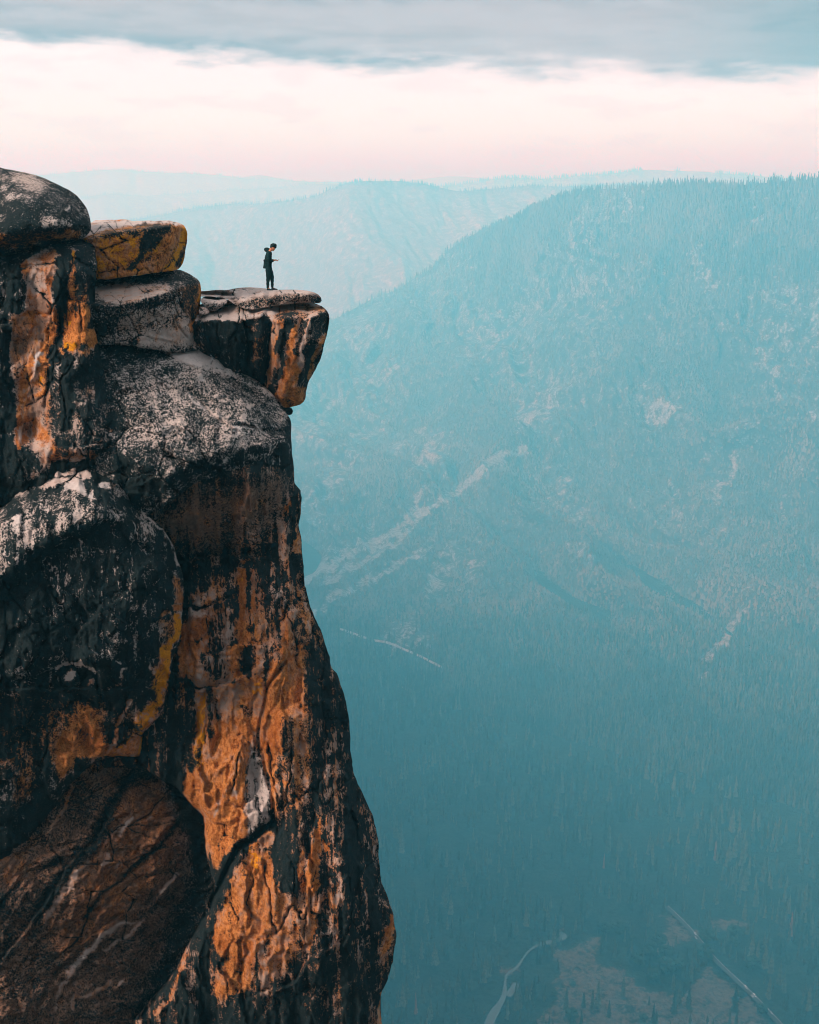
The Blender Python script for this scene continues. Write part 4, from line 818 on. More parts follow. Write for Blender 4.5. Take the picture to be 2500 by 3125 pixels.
o, SL = rock('stone_slab', pts('Z3', "330 124 430 118 520 108 600 112 660 98 750 84 850 82 930 89 1080 104 1250 107 1410 119 1480 144 1515 180 1522 220 1500 241 1440 233 1380 229 1250 241 1100 253 960 276 850 299 790 293 700 260 640 218 600 188 540 178 420 172 330 176"),
             pts3('Z3', """330 124 -4.0 520 110 -3.95 600 114 -3.98 750 87 -3.94 850 85 -3.93 930 92 -3.95 1080 106 -4.0 1250 110 -4.05 1410 122 -4.12 1480 146 -4.3 1000 125 -4.0 850 130 -4.05 700 140 -4.1
             330 150 -4.15 500 150 -4.2 560 165 -4.25 590 150 -4.2 650 180 -4.28 760 195 42.9 850 190 42.9 960 165 43.0 1100 152 43.0 1250 145 43.1 1400 140 43.2 1490 165 43.6 1515 200 44
             640 215 43.0 700 255 42.8 790 285 42.7 850 292 42.7 960 270 42.8 1100 248 43.0 1250 236 43.2 1400 226 43.4 1500 236 43.8 1000 210 42.75 1250 190 42.95 330 176 43.5 540 178 43.2"""),
             [({'K': .52, 'O': .2, 'B': .45, 'W': .1}, 8, 'Z3', "640 215 760 205 860 195 960 172 1100 155 1250 148 1400 145 1500 175 1525 210 1500 245 1250 245 960 280 850 300 790 290 700 262"),  # front face: brownish speckle, darkened further to paint in its shading
              ({'K': .55}, 8, 'Z3', "800 240 960 190 1150 160 1140 200 960 240 830 285 790 280"), ({'K': .8}, 5, 'Z3', "1400 220 1440 200 1520 205 1500 241 1440 236"), ({'K': .5, 'B': .3}, 3, 'Z3', "520 160 585 158 600 178 560 175"),
              ({'K': .25, 'B': .4}, 2, 'Z3', "650 108 780 98 930 94", 2)],
             R=.06, seed=103, smooth=.7, thick=1.5, facet=(60, .09, .5), amp=.42, base=(.03, .12, 0, .5, 0, 0), rough_edge=1.4, step=3.0,
             cuts=[('v', 2.5, .1, pts('Z3', "585 112 588 150 600 178")), ('v', 2, .06, pts('Z3', "1300 150 1400 165 1500 200"))])
tag(o, 'pale flat granite slab the person stands on, top of the overhanging ledge', 'stone slab')

o, _ = rock('boulder', pts('Z3', "345 200 365 175 420 164 520 167 600 184 628 215 600 242 540 282 462 327 420 302 385 255 350 230"),
            pts3('Z3', "345 200 43.3 365 178 43.6 420 167 -4.3 520 170 -4.3 600 188 43.5 520 200 42.9 420 200 42.9 480 250 42.7 560 250 42.8 462 320 42.8 380 250 42.9 620 215 43.1"),
            [({'K': .5, 'B': .3}, 10, 'Z3', "430 260 620 215 600 250 460 330 410 300")], R=.3, seed=107, smooth=1.5, thick=1, facet=(40, .05, 1), amp=.3, base=(.08, .1, 0, .55, 0, 0), rough_edge=1.2, step=3.0)
tag(o, 'small pale rounded boulder wedged at the left end of the flat slab', 'boulder')
o, _ = rock('stone', pts('Z3', "338 262 380 248 415 290 458 332 410 352 335 348"),
            pts3('Z3', "338 262 43.2 380 250 43 415 290 42.5 458 330 42.5 410 350 42.3 335 346 42.4 375 300 42.5"), [], R=.12, seed=109, smooth=1, thick=.8, facet=(30, .05, 1), amp=.3, base=(.12, .15, 0, .4, 0, 0), rough_edge=1.2, step=3.0)
tag(o, 'small pale angular stone below the small rounded boulder at the inner end of the ledge', 'stone')
o, _ = rock('stone', pts('Z3', "1120 1225 1232 1233 1244 1270 1236 1303 1206 1320 1180 1300 1120 1290"),
            pts3('Z3', "1120 1225 43.6 1232 1235 43.8 1240 1270 43.9 1206 1318 43.8 1180 1270 43.4 1120 1290 43.5"), [], R=.18, seed=113, smooth=1, thick=1, facet=(30, .05, 1), amp=.4, base=(.85, .3, 0, .3, 0, .3), rough_edge=1.5, step=3.0)
tag(o, 'small dark knob of rock sticking out just below the tip of the overhanging block', 'stone')

# ================================================================== terrain
random.seed(5); RNG = np.random.default_rng(7)
ZF = -1000.0


def terrain_material(name, forest, rock_c, bias=0.0, chute=True):
    m = bpy.data.materials.new(name); m.use_nodes = True; t = NT(m.node_tree)
    g = t.n('ShaderNodeTexCoord').outputs['Object']
    at = t.n('ShaderNodeAttribute', attribute_name='bare').outputs['Fac']
    n1 = t.noise(g, 0.004, 6, 0.65); n2 = t.noise(g, 0.03, 5, 0.7); n3 = t.noise(g, 0.12, 4, 0.7)
    v = t.math('MULTIPLY_ADD', t.math('SUBTRACT', n2, 0.5), 2.0, at)
    v = t.math('MULTIPLY_ADD', t.math('SUBTRACT', n3, 0.5), 1.0, v)
    b = t.rng(v, 0.34, 0.80)
    fc = t.mix(t.rng(n2, 0.3, 0.7), col(*[q * 0.55 for q in forest]), col(*[q * 1.5 for q in forest]))
    fc = t.mix(t.rng(n3, 0.45, 0.6), fc, col(*[q * 0.5 for q in forest]))
    rc = t.mix(t.rng(n3, 0.35, 0.65), col(*[q * 0.6 for q in rock_c]), col(*[min(1, q * 1.25) for q in rock_c]))
    c = t.mix(b, fc, rc)
    bp = t.n('ShaderNodeBump', ins={'Height': t.math('ADD', n2, t.math('MULTIPLY', n3, 0.5)), 'Strength': 0.9, 'Distance': 12.0})
    bs = t.n('ShaderNodeBsdfPrincipled', ins={'Base Color': c, 'Roughness': 0.95, 'Specular IOR Level': 0.05, 'Normal': bp.outputs[0]})
    t.n('ShaderNodeOutputMaterial', ins={0: bs.outputs[0]})
    return m


def curve(s):
    a = np.array([float(q) for q in s.split()]).reshape(-1, 2)
    return lambda u: np.interp(u, a[:, 0], a[:, 1])


def sm(f, u, r=22):
    k = np.linspace(-r, r, 9); return np.mean([f(u + d) for d in k], 0)


def slope(name, us, rows, mat, amp, wl, seed, gully=0.0, bare_fn=None, back=900, crest_jit=0.0, nsub=70):
    """loft between guide lines; rows: (v(u), Y(u)) from the crest down, the last entries may have Y given by height z"""
    R = []
    for vf, yf in rows:
        v = sm(vf, us); y = sm(yf, us, 60) if callable(yf) else np.full(us.shape, float(yf))
        R.append(P(us, v, y))
    R = np.array(R); nr = len(R)
    ts = np.linspace(0, nr - 1, nsub); G = []
    for t in ts:
        i = min(int(t), nr - 2); f = t - i
        p0 = R[max(i - 1, 0)]; p1 = R[i]; p2 = R[i + 1]; p3 = R[min(i + 2, nr - 1)]
        G.append(p1 + .5 * f * (p2 - p0 + f * (2 * p0 - 5 * p1 + 4 * p2 - p3 + f * (3 * (p1 - p2) + p3 - p0))))
    G = np.array(G)
    X, Yy, Z = G[..., 0], G[..., 1], G[..., 2]
    tt = (ts / (nr - 1))[:, None] * np.ones(X.shape[1])[None]
    w_ = np.clip(tt * 7, 0, 1) * np.clip((1 - tt) * 9, 0, 1)
    nz = fbm(X, Yy, wl, 6, .5, seed)
    # gullies and ribs running down the slope
    gx = X + 0.35 * Yy + 260 * fbm(X, Yy, 900, 3, .5, seed + 5)
    rib = 1 - 2 * np.abs(fbm(gx * 1.0, Yy * 0.22, 330, 5, .55, seed + 8))
    disp = amp * nz + gully * (rib - 0.6)
    Yn = Yy + disp * w_ * -0.8; Zn = Z + disp * w_ * 0.6
    Zn = Zn + (crest_jit * fbm(X, Yy * 0, 160, 4, .6, seed + 15)) * np.clip(1 - tt * 5, 0, 1)
    crest = np.stack([X[0], Yn[0], Zn[0]], -1)
    bk = [crest + np.array([0, back * k, -back * k * 0.45 * k]) for k in (1.0, 0.5, 0.2)]
    V = np.concatenate([np.array(bk), np.stack([X, Yn, Zn], -1)])
    nj, ni = V.shape[0], V.shape[1]
    idx = np.arange(nj * ni).reshape(nj, ni)
    Q = np.stack([idx[:-1, :-1].ravel(), idx[1:, :-1].ravel(), idx[1:, 1:].ravel(), idx[:-1, 1:].ravel()], -1)
    o = mesh_from(name, V.reshape(-1, 3), [Q], mat)
    uu, vv = proj(V)
    bare = np.zeros(uu.shape) if bare_fn is None else bare_fn(uu, vv, V, rib)
    bare = bare if bare.shape == uu.shape else np.broadcast_to(bare, uu.shape)
    at = o.data.attributes.new('bare', 'FLOAT', 'POINT'); at.data.foreach_set('value', bare.astype(np.float32).ravel())
    tag(o, kind='structure')
    return o, V, bare, uu, vv


FOREST = (0.050, 0.048, 0.036); STONE = (0.21, 0.205, 0.20)
TM = terrain_material("wooded slope", FOREST, STONE)
us = np.linspace(300, 2900, 520)
foot_v = curve("300 1900 700 1960 900 2010 1200 2100 1700 2250 2200 2400 2900 2600")
crest_v = curve("300 1330 600 1180 800 1085 1000 985 1150 905 1215 885 1240 862 1270 842 1310 826 1350 780 1400 740 1450 712 1500 690 1560 672 1600 650 1640 624 1700 604 1740 588 1800 580 1870 574 1960 570 2040 566 2120 560 2200 570 2300 562 2400 552 2500 545 2900 535")
crest_y = curve("300 5400 800 5500 1150 5600 1300 5500 1700 4700 2200 4100 2900 3500")


def mixf(f, g, k): return lambda u: f(u) * (1 - k) + g(u) * k


foot_y = lambda u: P(u, foot_v(u), np.full(np.shape(u), ZF - 3.0))[..., 1]
rows = [(crest_v, crest_y)]
for k in (.10, .22, .36, .50, .64, .78, .90, 1.0):
    rows.append((mixf(crest_v, foot_v, k), lambda u, k=k: np.minimum(crest_y(u) * (1 - .45 * k), P(u, mixf(crest_v, foot_v, k)(u), ZF - 2 + (P(u, crest_v(u), crest_y(u))[..., 2] - ZF) * (1 - k) ** 2.5)[..., 1])))


CHUTES = [("760 1890 900 1800 1060 1690 1180 1630 1290 1560 1400 1500 1480 1420 1590 1380", 11, .95), ("850 1990 960 1870 1100 1780 1240 1700 1320 1660", 10, .75), ("980 1740 1080 1660 1140 1600", 8, .6),
          ("1000 1780 1130 1690 1200 1650 1290 1570", 9, .8), ("950 1300 1030 1230 1120 1170 1230 1110", 9, .7), ("1240 1590 1290 1490 1310 1470", 10, .65), ("1190 1400 1230 1360 1300 1310", 12, .5),
          ("2180 1530 2230 1440 2245 1400", 8, .9), ("2240 1400 2320 1260", 5, .6), ("2390 1600 2400 1520 2440 1430", 6, .75), ("2200 1960 2240 1900 2260 1870", 9, .9), ("2160 2000 2200 1960 2220 1950", 10, 1.0),
          ("2130 2070 2150 2050", 10, .8), ("2350 1110 2360 1150 2370 1210", 9, .75), ("2480 1080 2490 1200 2475 1280", 7, .6), ("2150 2350 2200 2250 2260 2130", 4, .4), ("1080 1420 1180 1330 1280 1260", 8, .4)]
PATCH = [("1560 1200 1720 1100 1790 1120 1750 1200 1700 1300 1640 1330 1550 1290 1530 1230", .66), ("1660 1430 1760 1440 1800 1560 1790 1620 1720 1580 1680 1500", .66), ("1360 1700 1440 1600 1490 1690 1460 1760 1380 1800", .58),
         ("1900 1120 2060 1160 2150 1300 2050 1360 1950 1300", .60), ("1210 1330 1420 1290 1380 1400 1250 1460", .52), ("1720 1680 1800 1640 1850 1700 1790 1780", .52), ("2290 1060 2370 1080 2370 1200 2310 1180", .58),
         ("1120 1900 1260 1860 1330 1950 1300 2000 1180 1980", .55), ("1250 1750 1380 1700 1420 1800 1300 1850", .45), ("1440 1010 1600 960 1700 1000 1640 1080 1500 1080", .48), ("940 1000 1120 960 1230 900 1160 1010 1010 1080", .5),
         ("2320 830 2480 760 2500 900 2400 980", .52), ("2130 900 2300 980 2250 1100 2120 1040", .42)]


def bare_main(u, v, V, rib):
    b = 0.16 + 0.34 * fbm(u, v, 260, 5, .6, 301) + 0.22 * np.clip((1750 - v) / 900, 0, 1) - 0.25 * np.clip((v - 1700) / 500, 0, 1)
    wu = u + 38 * fbm(u, v, 80, 5, .7, 303); wv = v + 38 * fbm(u, v, 80, 5, .7, 304)
    for s, wd, val in CHUTES:
        dd, _, _, _ = seg_dist(wu, wv, pts('P', s)); b = np.maximum(b, (val * .78 + .25 * fbm(u, v, 50, 3, .6, 307)) * np.clip(1.5 - dd / (wd * 1.6), 0, 1))
    for s, val in PATCH:
        pl = pts('P', s); dd, _, _, _ = seg_dist(wu, wv, pl, True); sg = np.where(inside(wu, wv, pl), 1, -1)
        k = np.clip(dd * sg / 120 + .5, 0, 1)
        b = np.maximum(b, k * (val * .62 + 0.55 * np.clip(fbm(u * 1.5 + v * .9, (v - u * .6) * .28, 60, 5, .65, 306) + .25, 0, 1)))
    dgl = 0.30 * np.clip(fbm((u + v * 1.1), (v - u * .7) * .2, 70, 4, .6, 309), 0, 1) * np.clip((1500 - u) / 500, 0, 1)
    return b + dgl


main, MV, MB, MU, MVV = slope('mountainside', us, rows, TM, 95, 520, 401, gully=165, bare_fn=bare_main, crest_jit=4, nsub=330)

# middle ridge across a side valley
mu = np.linspace(250, 2000, 300)
m_c = curve("250 700 430 668 520 650 600 632 700 621 800 622 880 611 960 600 1005 577 1050 558 1120 553 1200 552 1290 560 1350 574 1400 585 1500 576 1600 566 1700 570 2000 560")
m_f = curve("250 1500 600 1350 1000 1200 1400 1050 2000 900")
m_y = curve("250 9300 700 8600 1050 7700 1500 7900 2000 7900"); m_y2 = curve("250 8400 1000 7600 1500 7000 2000 6800")
rows2 = [(m_c, m_y)] + [(mixf(m_c, m_f, k), (lambda u, k=k: np.minimum(m_y(u) * (1 - .25 * k), P(u, mixf(m_c, m_f, k)(u), ZF - 4 + (P(u, m_c(u), m_y(u))[..., 2] - ZF) * (1 - k) ** 2)[..., 1]))) for k in (.15, .4, .7, 1)]
MR = slope('ridge', mu, rows2, terrain_material("far wooded slope", (0.22, 0.145, 0.125), (0.35, 0.26, 0.225)), 60, 900, 431, gully=60,  # burnt slope colours, warmed further to carry the haze tint
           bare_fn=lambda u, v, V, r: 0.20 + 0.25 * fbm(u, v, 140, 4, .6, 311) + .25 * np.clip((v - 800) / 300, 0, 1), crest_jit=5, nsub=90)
FM = terrain_material("haze-tinted distant slope", (0.30, 0.20, 0.17), (0.42, 0.31, 0.27))  # pinkish haze tint put into the colours of the farthest ridges
far = []
for nm, c_, y0, zb, sd, ur in (
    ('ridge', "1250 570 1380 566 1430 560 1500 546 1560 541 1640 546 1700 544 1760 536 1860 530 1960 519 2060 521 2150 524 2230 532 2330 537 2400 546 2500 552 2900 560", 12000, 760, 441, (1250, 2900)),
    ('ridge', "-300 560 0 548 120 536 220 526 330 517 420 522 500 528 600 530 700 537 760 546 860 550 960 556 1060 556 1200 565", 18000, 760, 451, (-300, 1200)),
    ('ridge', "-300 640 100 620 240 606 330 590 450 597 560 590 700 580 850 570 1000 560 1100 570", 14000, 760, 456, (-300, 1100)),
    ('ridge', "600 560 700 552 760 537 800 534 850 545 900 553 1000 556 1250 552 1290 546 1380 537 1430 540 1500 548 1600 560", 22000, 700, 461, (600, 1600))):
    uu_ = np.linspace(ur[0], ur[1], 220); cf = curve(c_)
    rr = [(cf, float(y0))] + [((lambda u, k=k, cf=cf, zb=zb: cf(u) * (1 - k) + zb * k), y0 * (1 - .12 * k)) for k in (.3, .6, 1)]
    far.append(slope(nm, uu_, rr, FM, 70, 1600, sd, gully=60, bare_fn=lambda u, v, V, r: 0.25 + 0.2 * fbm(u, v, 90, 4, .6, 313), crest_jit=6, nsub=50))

# valley floor and the ground sheet that reaches on under everything
gm = terrain_material("valley floor", (0.022, 0.036, 0.028), (0.105, 0.082, 0.062))
gx = np.concatenate([np.linspace(-29000, -1300, 24), np.linspace(-1200, 1900, 320), np.linspace(2000, 29000, 24)]); gy = np.concatenate([np.linspace(-2500, 1000, 14), np.linspace(1020, 2900, 300), np.linspace(3000, 50000, 40)])
GX, GY = np.meshgrid(gx, gy)
GZ = ZF + 3 * fbm(GX, GY, 220, 4, .5, 501) * np.clip((GY - 900) / 200, 0, 1)
VG = np.stack([GX, GY, GZ], -1); idx = np.arange(GX.size).reshape(GX.shape)
Q = np.stack([idx[:-1, :-1].ravel(), idx[:-1, 1:].ravel(), idx[1:, 1:].ravel(), idx[1:, :-1].ravel()], -1)
ground = mesh_from('ground', VG.reshape(-1, 3), [Q], gm); tag(ground, kind='structure')
Gv = (1150, 2500, .78261); FR['V'] = Gv
MEADOWS = ["700 500 740 510 790 485 830 455 870 450 880 480 850 520 880 560 960 600 1010 640 1090 660 1200 690 1250 600 1300 570 1380 640 1400 680 1480 720 1530 790 1560 830 600 830 640 760 700 690 690 640 720 600 690 560",
           "1105 380 1150 378 1200 410 1240 430 1280 430 1270 460 1220 475 1180 480 1120 520 1080 540 1090 500 1120 470 1130 430", "1290 400 1400 380 1450 420 1380 440 1300 430", "480 580 550 570 545 600 490 610", "690 420 740 432 755 450 700 440",
           "1390 640 1470 700 1400 760 1340 740"]
mp = [pts('V', s) for s in MEADOWS]
gu_, gv_ = proj(VG)
okm = (GY > 900) & (GY < 2950)
wu = gu_ + 14 * fbm(gu_, gv_, 40, 4, .6, 505); wv = gv_ + 14 * fbm(gu_, gv_, 40, 4, .6, 506)
gb = np.zeros(GX.shape)
for pl in mp:
    dd, _, _, _ = seg_dist(wu, wv, pl, True); sg = np.where(inside(wu, wv, pl), 1, -1); gb = np.maximum(gb, np.clip(dd * sg / 16 + .5, 0, 1))
gb = np.where(okm, gb * (0.80 + .35 * fbm(gu_ * .6, gv_ * 2, 40, 4, .6, 508)), 0.1)
at = ground.data.attributes.new('bare', 'FLOAT', 'POINT'); at.data.foreach_set('value', gb.astype(np.float32).ravel())


def strip(name, pl, width, z, mat, jit=0.0):
    """a ribbon on the valley floor along a line given in the photo, its width in metres"""
    c = P(pl[:, 0], pl[:, 1], np.full(len(pl), z)); q = [c[0]]
    for i in range(len(c) - 1):
        n = max(2, int(np.linalg.norm(c[i + 1] - c[i]) / 8))
        for j in range(1, n + 1): q.append(c[i] + (c[i + 1] - c[i]) * j / n)
    q = np.array(q); q[:, 2] = z
    for _ in range(6): q[1:-1] = (q[:-2] + q[1:-1] * 2 + q[2:]) / 4
    tg = np.gradient(q, axis=0); nn = np.stack([-tg[:, 1], tg[:, 0], 0 * tg[:, 0]], -1); nn /= np.linalg.norm(nn, axis=1)[:, None] + 1e-9
    wd = np.interp(np.linspace(0, 1, len(q)), np.linspace(0, 1, len(width)), width)[:, None] * .5 if hasattr(width, '__len__') else np.full((len(q), 1), width * .5)
    l = q + nn * (wd + jit * fbm(q[:, 0], q[:, 1], 40, 3, .6, 71)[:, None]); r = q - nn * (wd + jit * fbm(q[:, 0], q[:, 1], 40, 3, .6, 72)[:, None])
    V = np.concatenate([l, r]); n = len(q); Qs = np.array([[i, n + i, n + i + 1, i + 1] for i in range(n - 1)])
    o = mesh_from(name, V, [Qs], mat); tag(o, kind='structure')
    return o, q


RZ = ZF + 3.6
asphalt = simple_mat("old asphalt", (0.05, 0.052, 0.055), .95, .02, .15, .3); paint_w = simple_mat("lane paint", (0.8, 0.8, 0.78), .6, .3, .05, .3)
road_px = pts('V', "1130 340 1200 405 1250 462 1310 540 1400 625 1470 690 1550 775 1640 870")
road, road_c = strip('road', road_px, 6.8, RZ, asphalt)
for off in (3.0,):
    tg = np.gradient(road_c, axis=0); nn = np.stack([-tg[:, 1], tg[:, 0], 0 * tg[:, 0]], -1); nn /= np.linalg.norm(nn, axis=1)[:, None]
    c = road_c + nn * off; c[:, 2] = RZ + .05
    a = c + nn * .1; b = c - nn * .1; n = len(c)
    tag(mesh_from('road_marking', np.concatenate([a, b]), [np.array([[i, n + i, n + i + 1, i + 1] for i in range(n - 1)])], paint_w), kind='structure')
wm = bpy.data.materials.new("river water"); wm.use_nodes = True; t = NT(wm.node_tree)
g = t.n('ShaderNodeTexCoord').outputs['Object']
bp = t.n('ShaderNodeBump', ins={'Height': t.noise(g, 0.4, 3), 'Strength': 0.15, 'Distance': 0.5})
bs = t.n('ShaderNodeBsdfPrincipled', ins={'Base Color': col(.02, .06, .07), 'Roughness': .12, 'Specular IOR Level': .6, 'Normal': bp.outputs[0]})
t.n('ShaderNodeOutputMaterial', ins={0: bs.outputs[0]})
river, river_c = strip('river', pts('V', "420 860 440 780 460 740 500 715 510 670 490 640 500 600 520 585 545 600 560 550 610 490 690 475 740 470 745 445 700 440"), [15, 13, 9, 6, 3, 3, 4, 3, 4, 7, 9, 5], RZ - .1, wm, 3)
river2, _ = strip('river', pts('V', "510 690 535 670 545 640"), 9, RZ - .05, wm, 2)
# road cut across the far slope
dirt = simple_mat("pale gravel", (0.34, 0.30, 0.28), .9, .2, .2, .1)


def surf_pt(u, v):
    dd = (MU[3:] - u) ** 2 + (MVV[3:] - v) ** 2; i = np.unravel_index(np.argmin(dd), dd.shape); return MV[3 + i[0], i[1]]


cut = []
for (a, b) in (((1040, 1927), (1130, 1962)), ((1130, 1962), (1190, 1972)), ((1190, 1972), (1250, 1998)), ((1250, 1998), (1300, 2022)), ((1300, 2022), (1362, 2053))):
    for k in np.linspace(0, 1, 6)[:-1]: cut.append(surf_pt(a[0] + (b[0] - a[0]) * k, a[1] + (b[1] - a[1]) * k))
cut = np.array(cut)
for _ in range(3): cut[1:-1] = (cut[:-2] + cut[1:-1] * 2 + cut[2:]) / 4
cut = cut + np.array([0, -9, 11.0])
Vc = np.concatenate([cut + (0, 1.5, 2.2), cut - (0, 1.5, 2.2)]); n = len(cut)
o = mesh_from('road', Vc, [np.array([[i, n + i, n + i + 1, i + 1] for i in range(n - 1) if i not in (5, 16)])], dirt); tag(o, kind='structure')

# the rim the photographer stands on: plateau behind and to the left, falling sheer into the valley
rim = np.array([(20000, -60), (300, -30), (3, -1.6), (-3, -1.6), (-10, -32), (-170, -60), (-200, 130), (-420, 330), (-1000, 1500), (-2100, 4300), (-6500, 12500)], float)  # left run, out of view, shaped to shade the valley bottom
rx_ = np.concatenate([np.linspace(-28000, -1400, 24), np.linspace(-1350, -110, 60), np.linspace(-100, 60, 60), np.linspace(75, 700, 30), np.linspace(800, 20000, 14)])
ry_ = np.concatenate([np.linspace(-9000, -400, 14), np.linspace(-360, -24, 20), np.linspace(-20, 110, 60), np.linspace(120, 700, 50), np.linspace(750, 12500, 60)])
RX, RY = np.meshgrid(rx_, ry_)
poly = np.concatenate([rim, [(-40000, 12500), (-40000, -20000), (20000, -20000)]])
dd, _, _, _ = seg_dist(RX, RY, rim); sg = np.where(inside(RX, RY, poly), -1, 1)
sdv = dd * sg + 40 * fbm(RX, RY, 200, 4, .5, 951) * np.clip((dd - 25) / 60, 0, 1)
RZv = np.where(sdv < 0, -1.75 + 14 * (fbm(RX, RY, 300, 4, .5, 952)) * np.clip((-sdv - 20) / 200, 0, 1), -1.75 - 4.5 * sdv)
RZv = np.maximum(RZv, ZF - 30)
idx = np.arange(RX.size).reshape(RX.shape); Q = np.stack([idx[:-1, :-1].ravel(), idx[:-1, 1:].ravel(), idx[1:, 1:].ravel(), idx[1:, :-1].ravel()], -1)
o = mesh_from('cliff_rim', np.stack([RX, RY, RZv], -1).reshape(-1, 3), [Q], terrain_material("rim granite", (0.03, 0.04, 0.03), (0.30, 0.25, 0.22))); tag(o, kind='structure')
at = o.data.attributes.new('bare', 'FLOAT', 'POINT'); at.data.foreach_set('value', np.full(RX.size, .6, np.float32))

# ------------------------------------------------------------------ trees
leaf = bpy.data.materials.new("conifer needles"); leaf.use_nodes = True; t = NT(leaf.node_tree)
g = t.n('ShaderNodeTexCoord').outputs['Object']; ge = t.n('ShaderNodeNewGeometry')
rnd = ge.outputs['Random Per Island']; oi = t.n('ShaderNodeObjectInfo').outputs['Random']
tn = t.n('ShaderNodeAttribute', attribute_name='tone').outputs['Fac']
r2 = t.math('ADD', t.math('MULTIPLY', rnd, .25), t.math('MULTIPLY', t.math('FRACT', t.math('ADD', tn, oi)), .85), clamp=True) if False else t.math('ADD', t.math('MULTIPLY', rnd, .25), t.math('MULTIPLY', t.math('FRACT', t.math('ADD', tn, oi)), .85))
c = t.mix(t.math('POWER', r2, 1.6), col(0.006, 0.016, 0.012), col(0.12, 0.125, 0.075)); c = t.mix(t.math('MULTIPLY', t.rng(t.noise(g, 0.35, 3), .4, .7), .5), c, col(0.02, 0.035, 0.02))
bs = t.n('ShaderNodeBsdfPrincipled', ins={'Base Color': c, 'Roughness': .9, 'Specular IOR Level': .1}); t.n('ShaderNodeOutputMaterial', ins={0: bs.outputs[0]})
dry = bpy.data.materials.new("dry brush and live oak"); dry.use_nodes = True; t = NT(dry.node_tree)
tn = t.n('ShaderNodeAttribute', attribute_name='tone').outputs['Fac']
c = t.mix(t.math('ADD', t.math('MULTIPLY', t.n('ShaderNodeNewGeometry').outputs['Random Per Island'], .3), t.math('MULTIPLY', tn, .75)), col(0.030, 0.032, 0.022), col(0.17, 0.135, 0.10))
bs = t.n('ShaderNodeBsdfPrincipled', ins={'Base Color': c, 'Roughness': .9, 'Specular IOR Level': .1}); t.n('ShaderNodeOutputMaterial', ins={0: bs.outputs[0]})
bark = simple_mat("bark", (0.09, 0.06, 0.045), .9, .1, .3, 2); grey_wood = simple_mat("weathered dead wood", (0.26, 0.24, 0.23), .9, .1, .2, 2)
dead_leaf = simple_mat("rust brown needles", (0.22, 0.10, 0.055), .9, .1, .3, .4); oak_leaf = simple_mat("broadleaf foliage", (0.018, 0.034, 0.020), .9, .1, .45, .25)


def conifer_geo(h, w_, tiers, seg, rng, base=.08, ragged=.35):
    """stacked drooping skirts of branches with ragged rims"""
    V, Fc = [], []
    for k in range(tiers):
        f = k / tiers; z0 = h * (base + (1 - base) * f); z1 = h * min(1.0, base + (1 - base) * (f + 1.75 / tiers))
        r = w_ * (1 - f) ** .8 * (.78 + .3 * rng.random()) + w_ * .04; b = len(V); ph = rng.random() * 6
        for s in range(seg):
            a = ph + 2 * math.pi * s / seg; rr = r * (1 - ragged * rng.random() - (0.25 if s % 2 else 0)); V.append((rr * math.cos(a), rr * math.sin(a), z0 + (.5 - rng.random()) * h * .5 / tiers))
        V.append(((rng.random() - .5) * w_ * .1, (rng.random() - .5) * w_ * .1, z1))
        for s in range(seg): Fc.append((b + s, b + (s + 1) % seg, b + seg))
    return np.array(V), np.array(Fc)


def blob_geo(h, w_, rng, n=42, size=.34):
    """a broad crown: tufts of foliage spread through an egg-shaped volume"""
    V, Fc = [], []
    ico = [(0, 0, 1), (.894, 0, .447), (.276, .851, .447), (-.724, .526, .447), (-.724, -.526, .447), (.276, -.851, .447), (.724, .526, -.447), (-.276, .851, -.447), (-.894, 0, -.447), (-.276, -.851, -.447), (.724, -.526, -.447), (0, 0, -1)]
    fi = [(0, 1, 2), (0, 2, 3), (0, 3, 4), (0, 4, 5), (0, 5, 1), (1, 6, 2), (2, 7, 3), (3, 8, 4), (4, 9, 5), (5, 10, 1), (6, 7, 2), (7, 8, 3), (8, 9, 4), (9, 10, 5), (10, 6, 1), (11, 7, 6), (11, 8, 7), (11, 9, 8), (11, 10, 9), (11, 6, 10)]
    for k in range(n):
        while True:
            p = rng.random(3) * 2 - 1
            if .35 < (p ** 2).sum() < 1: break
        cx, cy, cz = p[0] * w_, p[1] * w_, h * .58 + p[2] * h * .36; s = size * w_ * (.6 + .8 * rng.random()); b = len(V)
        for q in ico:
            j = 1 + .5 * (rng.random() - .5); V.append((cx + q[0] * s * j, cy + q[1] * s * j, cz + q[2] * s * j * .7))
        Fc += [(b + x, b + y, b + z) for x, y, z in fi]
    return np.array(V), np.array(Fc)


def trunk_geo(h, r, rng, bend=.02):
    V, Fc = [], []; n = 6; lv = 5
    for l in range(lv + 1):
        f = l / lv; rr = r * (1 - .85 * f)
        for s in range(n): a = 2 * math.pi * s / n; V.append((rr * math.cos(a) + bend * h * f * f, rr * math.sin(a), h * f))
    for l in range(lv):
        for s in range(n): Fc.append((l * n + s, l * n + (s + 1) % n, (l + 1) * n + (s + 1) % n, (l + 1) * n + s))
    return np.array(V), np.array(Fc)


# protos: crown mesh data + trunk mesh data
def me_of(name, VF, mat):
    o = mesh_from(name, VF[0], [VF[1]], mat, smooth=False); me = o.data; bpy.data.objects.remove(o); return me


con_me = [(me_of('crown', conifer_geo(32, 4.6 + k * .5, 11 + k, 11, RNG), leaf), me_of('trunk', trunk_geo(29, .5, RNG), bark)) for k in range(4)]
dead_me = (me_of('crown', conifer_geo(34, 4.2, 10, 10, RNG, ragged=.5), dead_leaf), con_me[0][1])
oak_me = [(me_of('crown', blob_geo(17, 8.0, RNG, 46), oak_leaf), me_of('trunk', trunk_geo(11, .6, RNG), bark)) for k in range(3)]


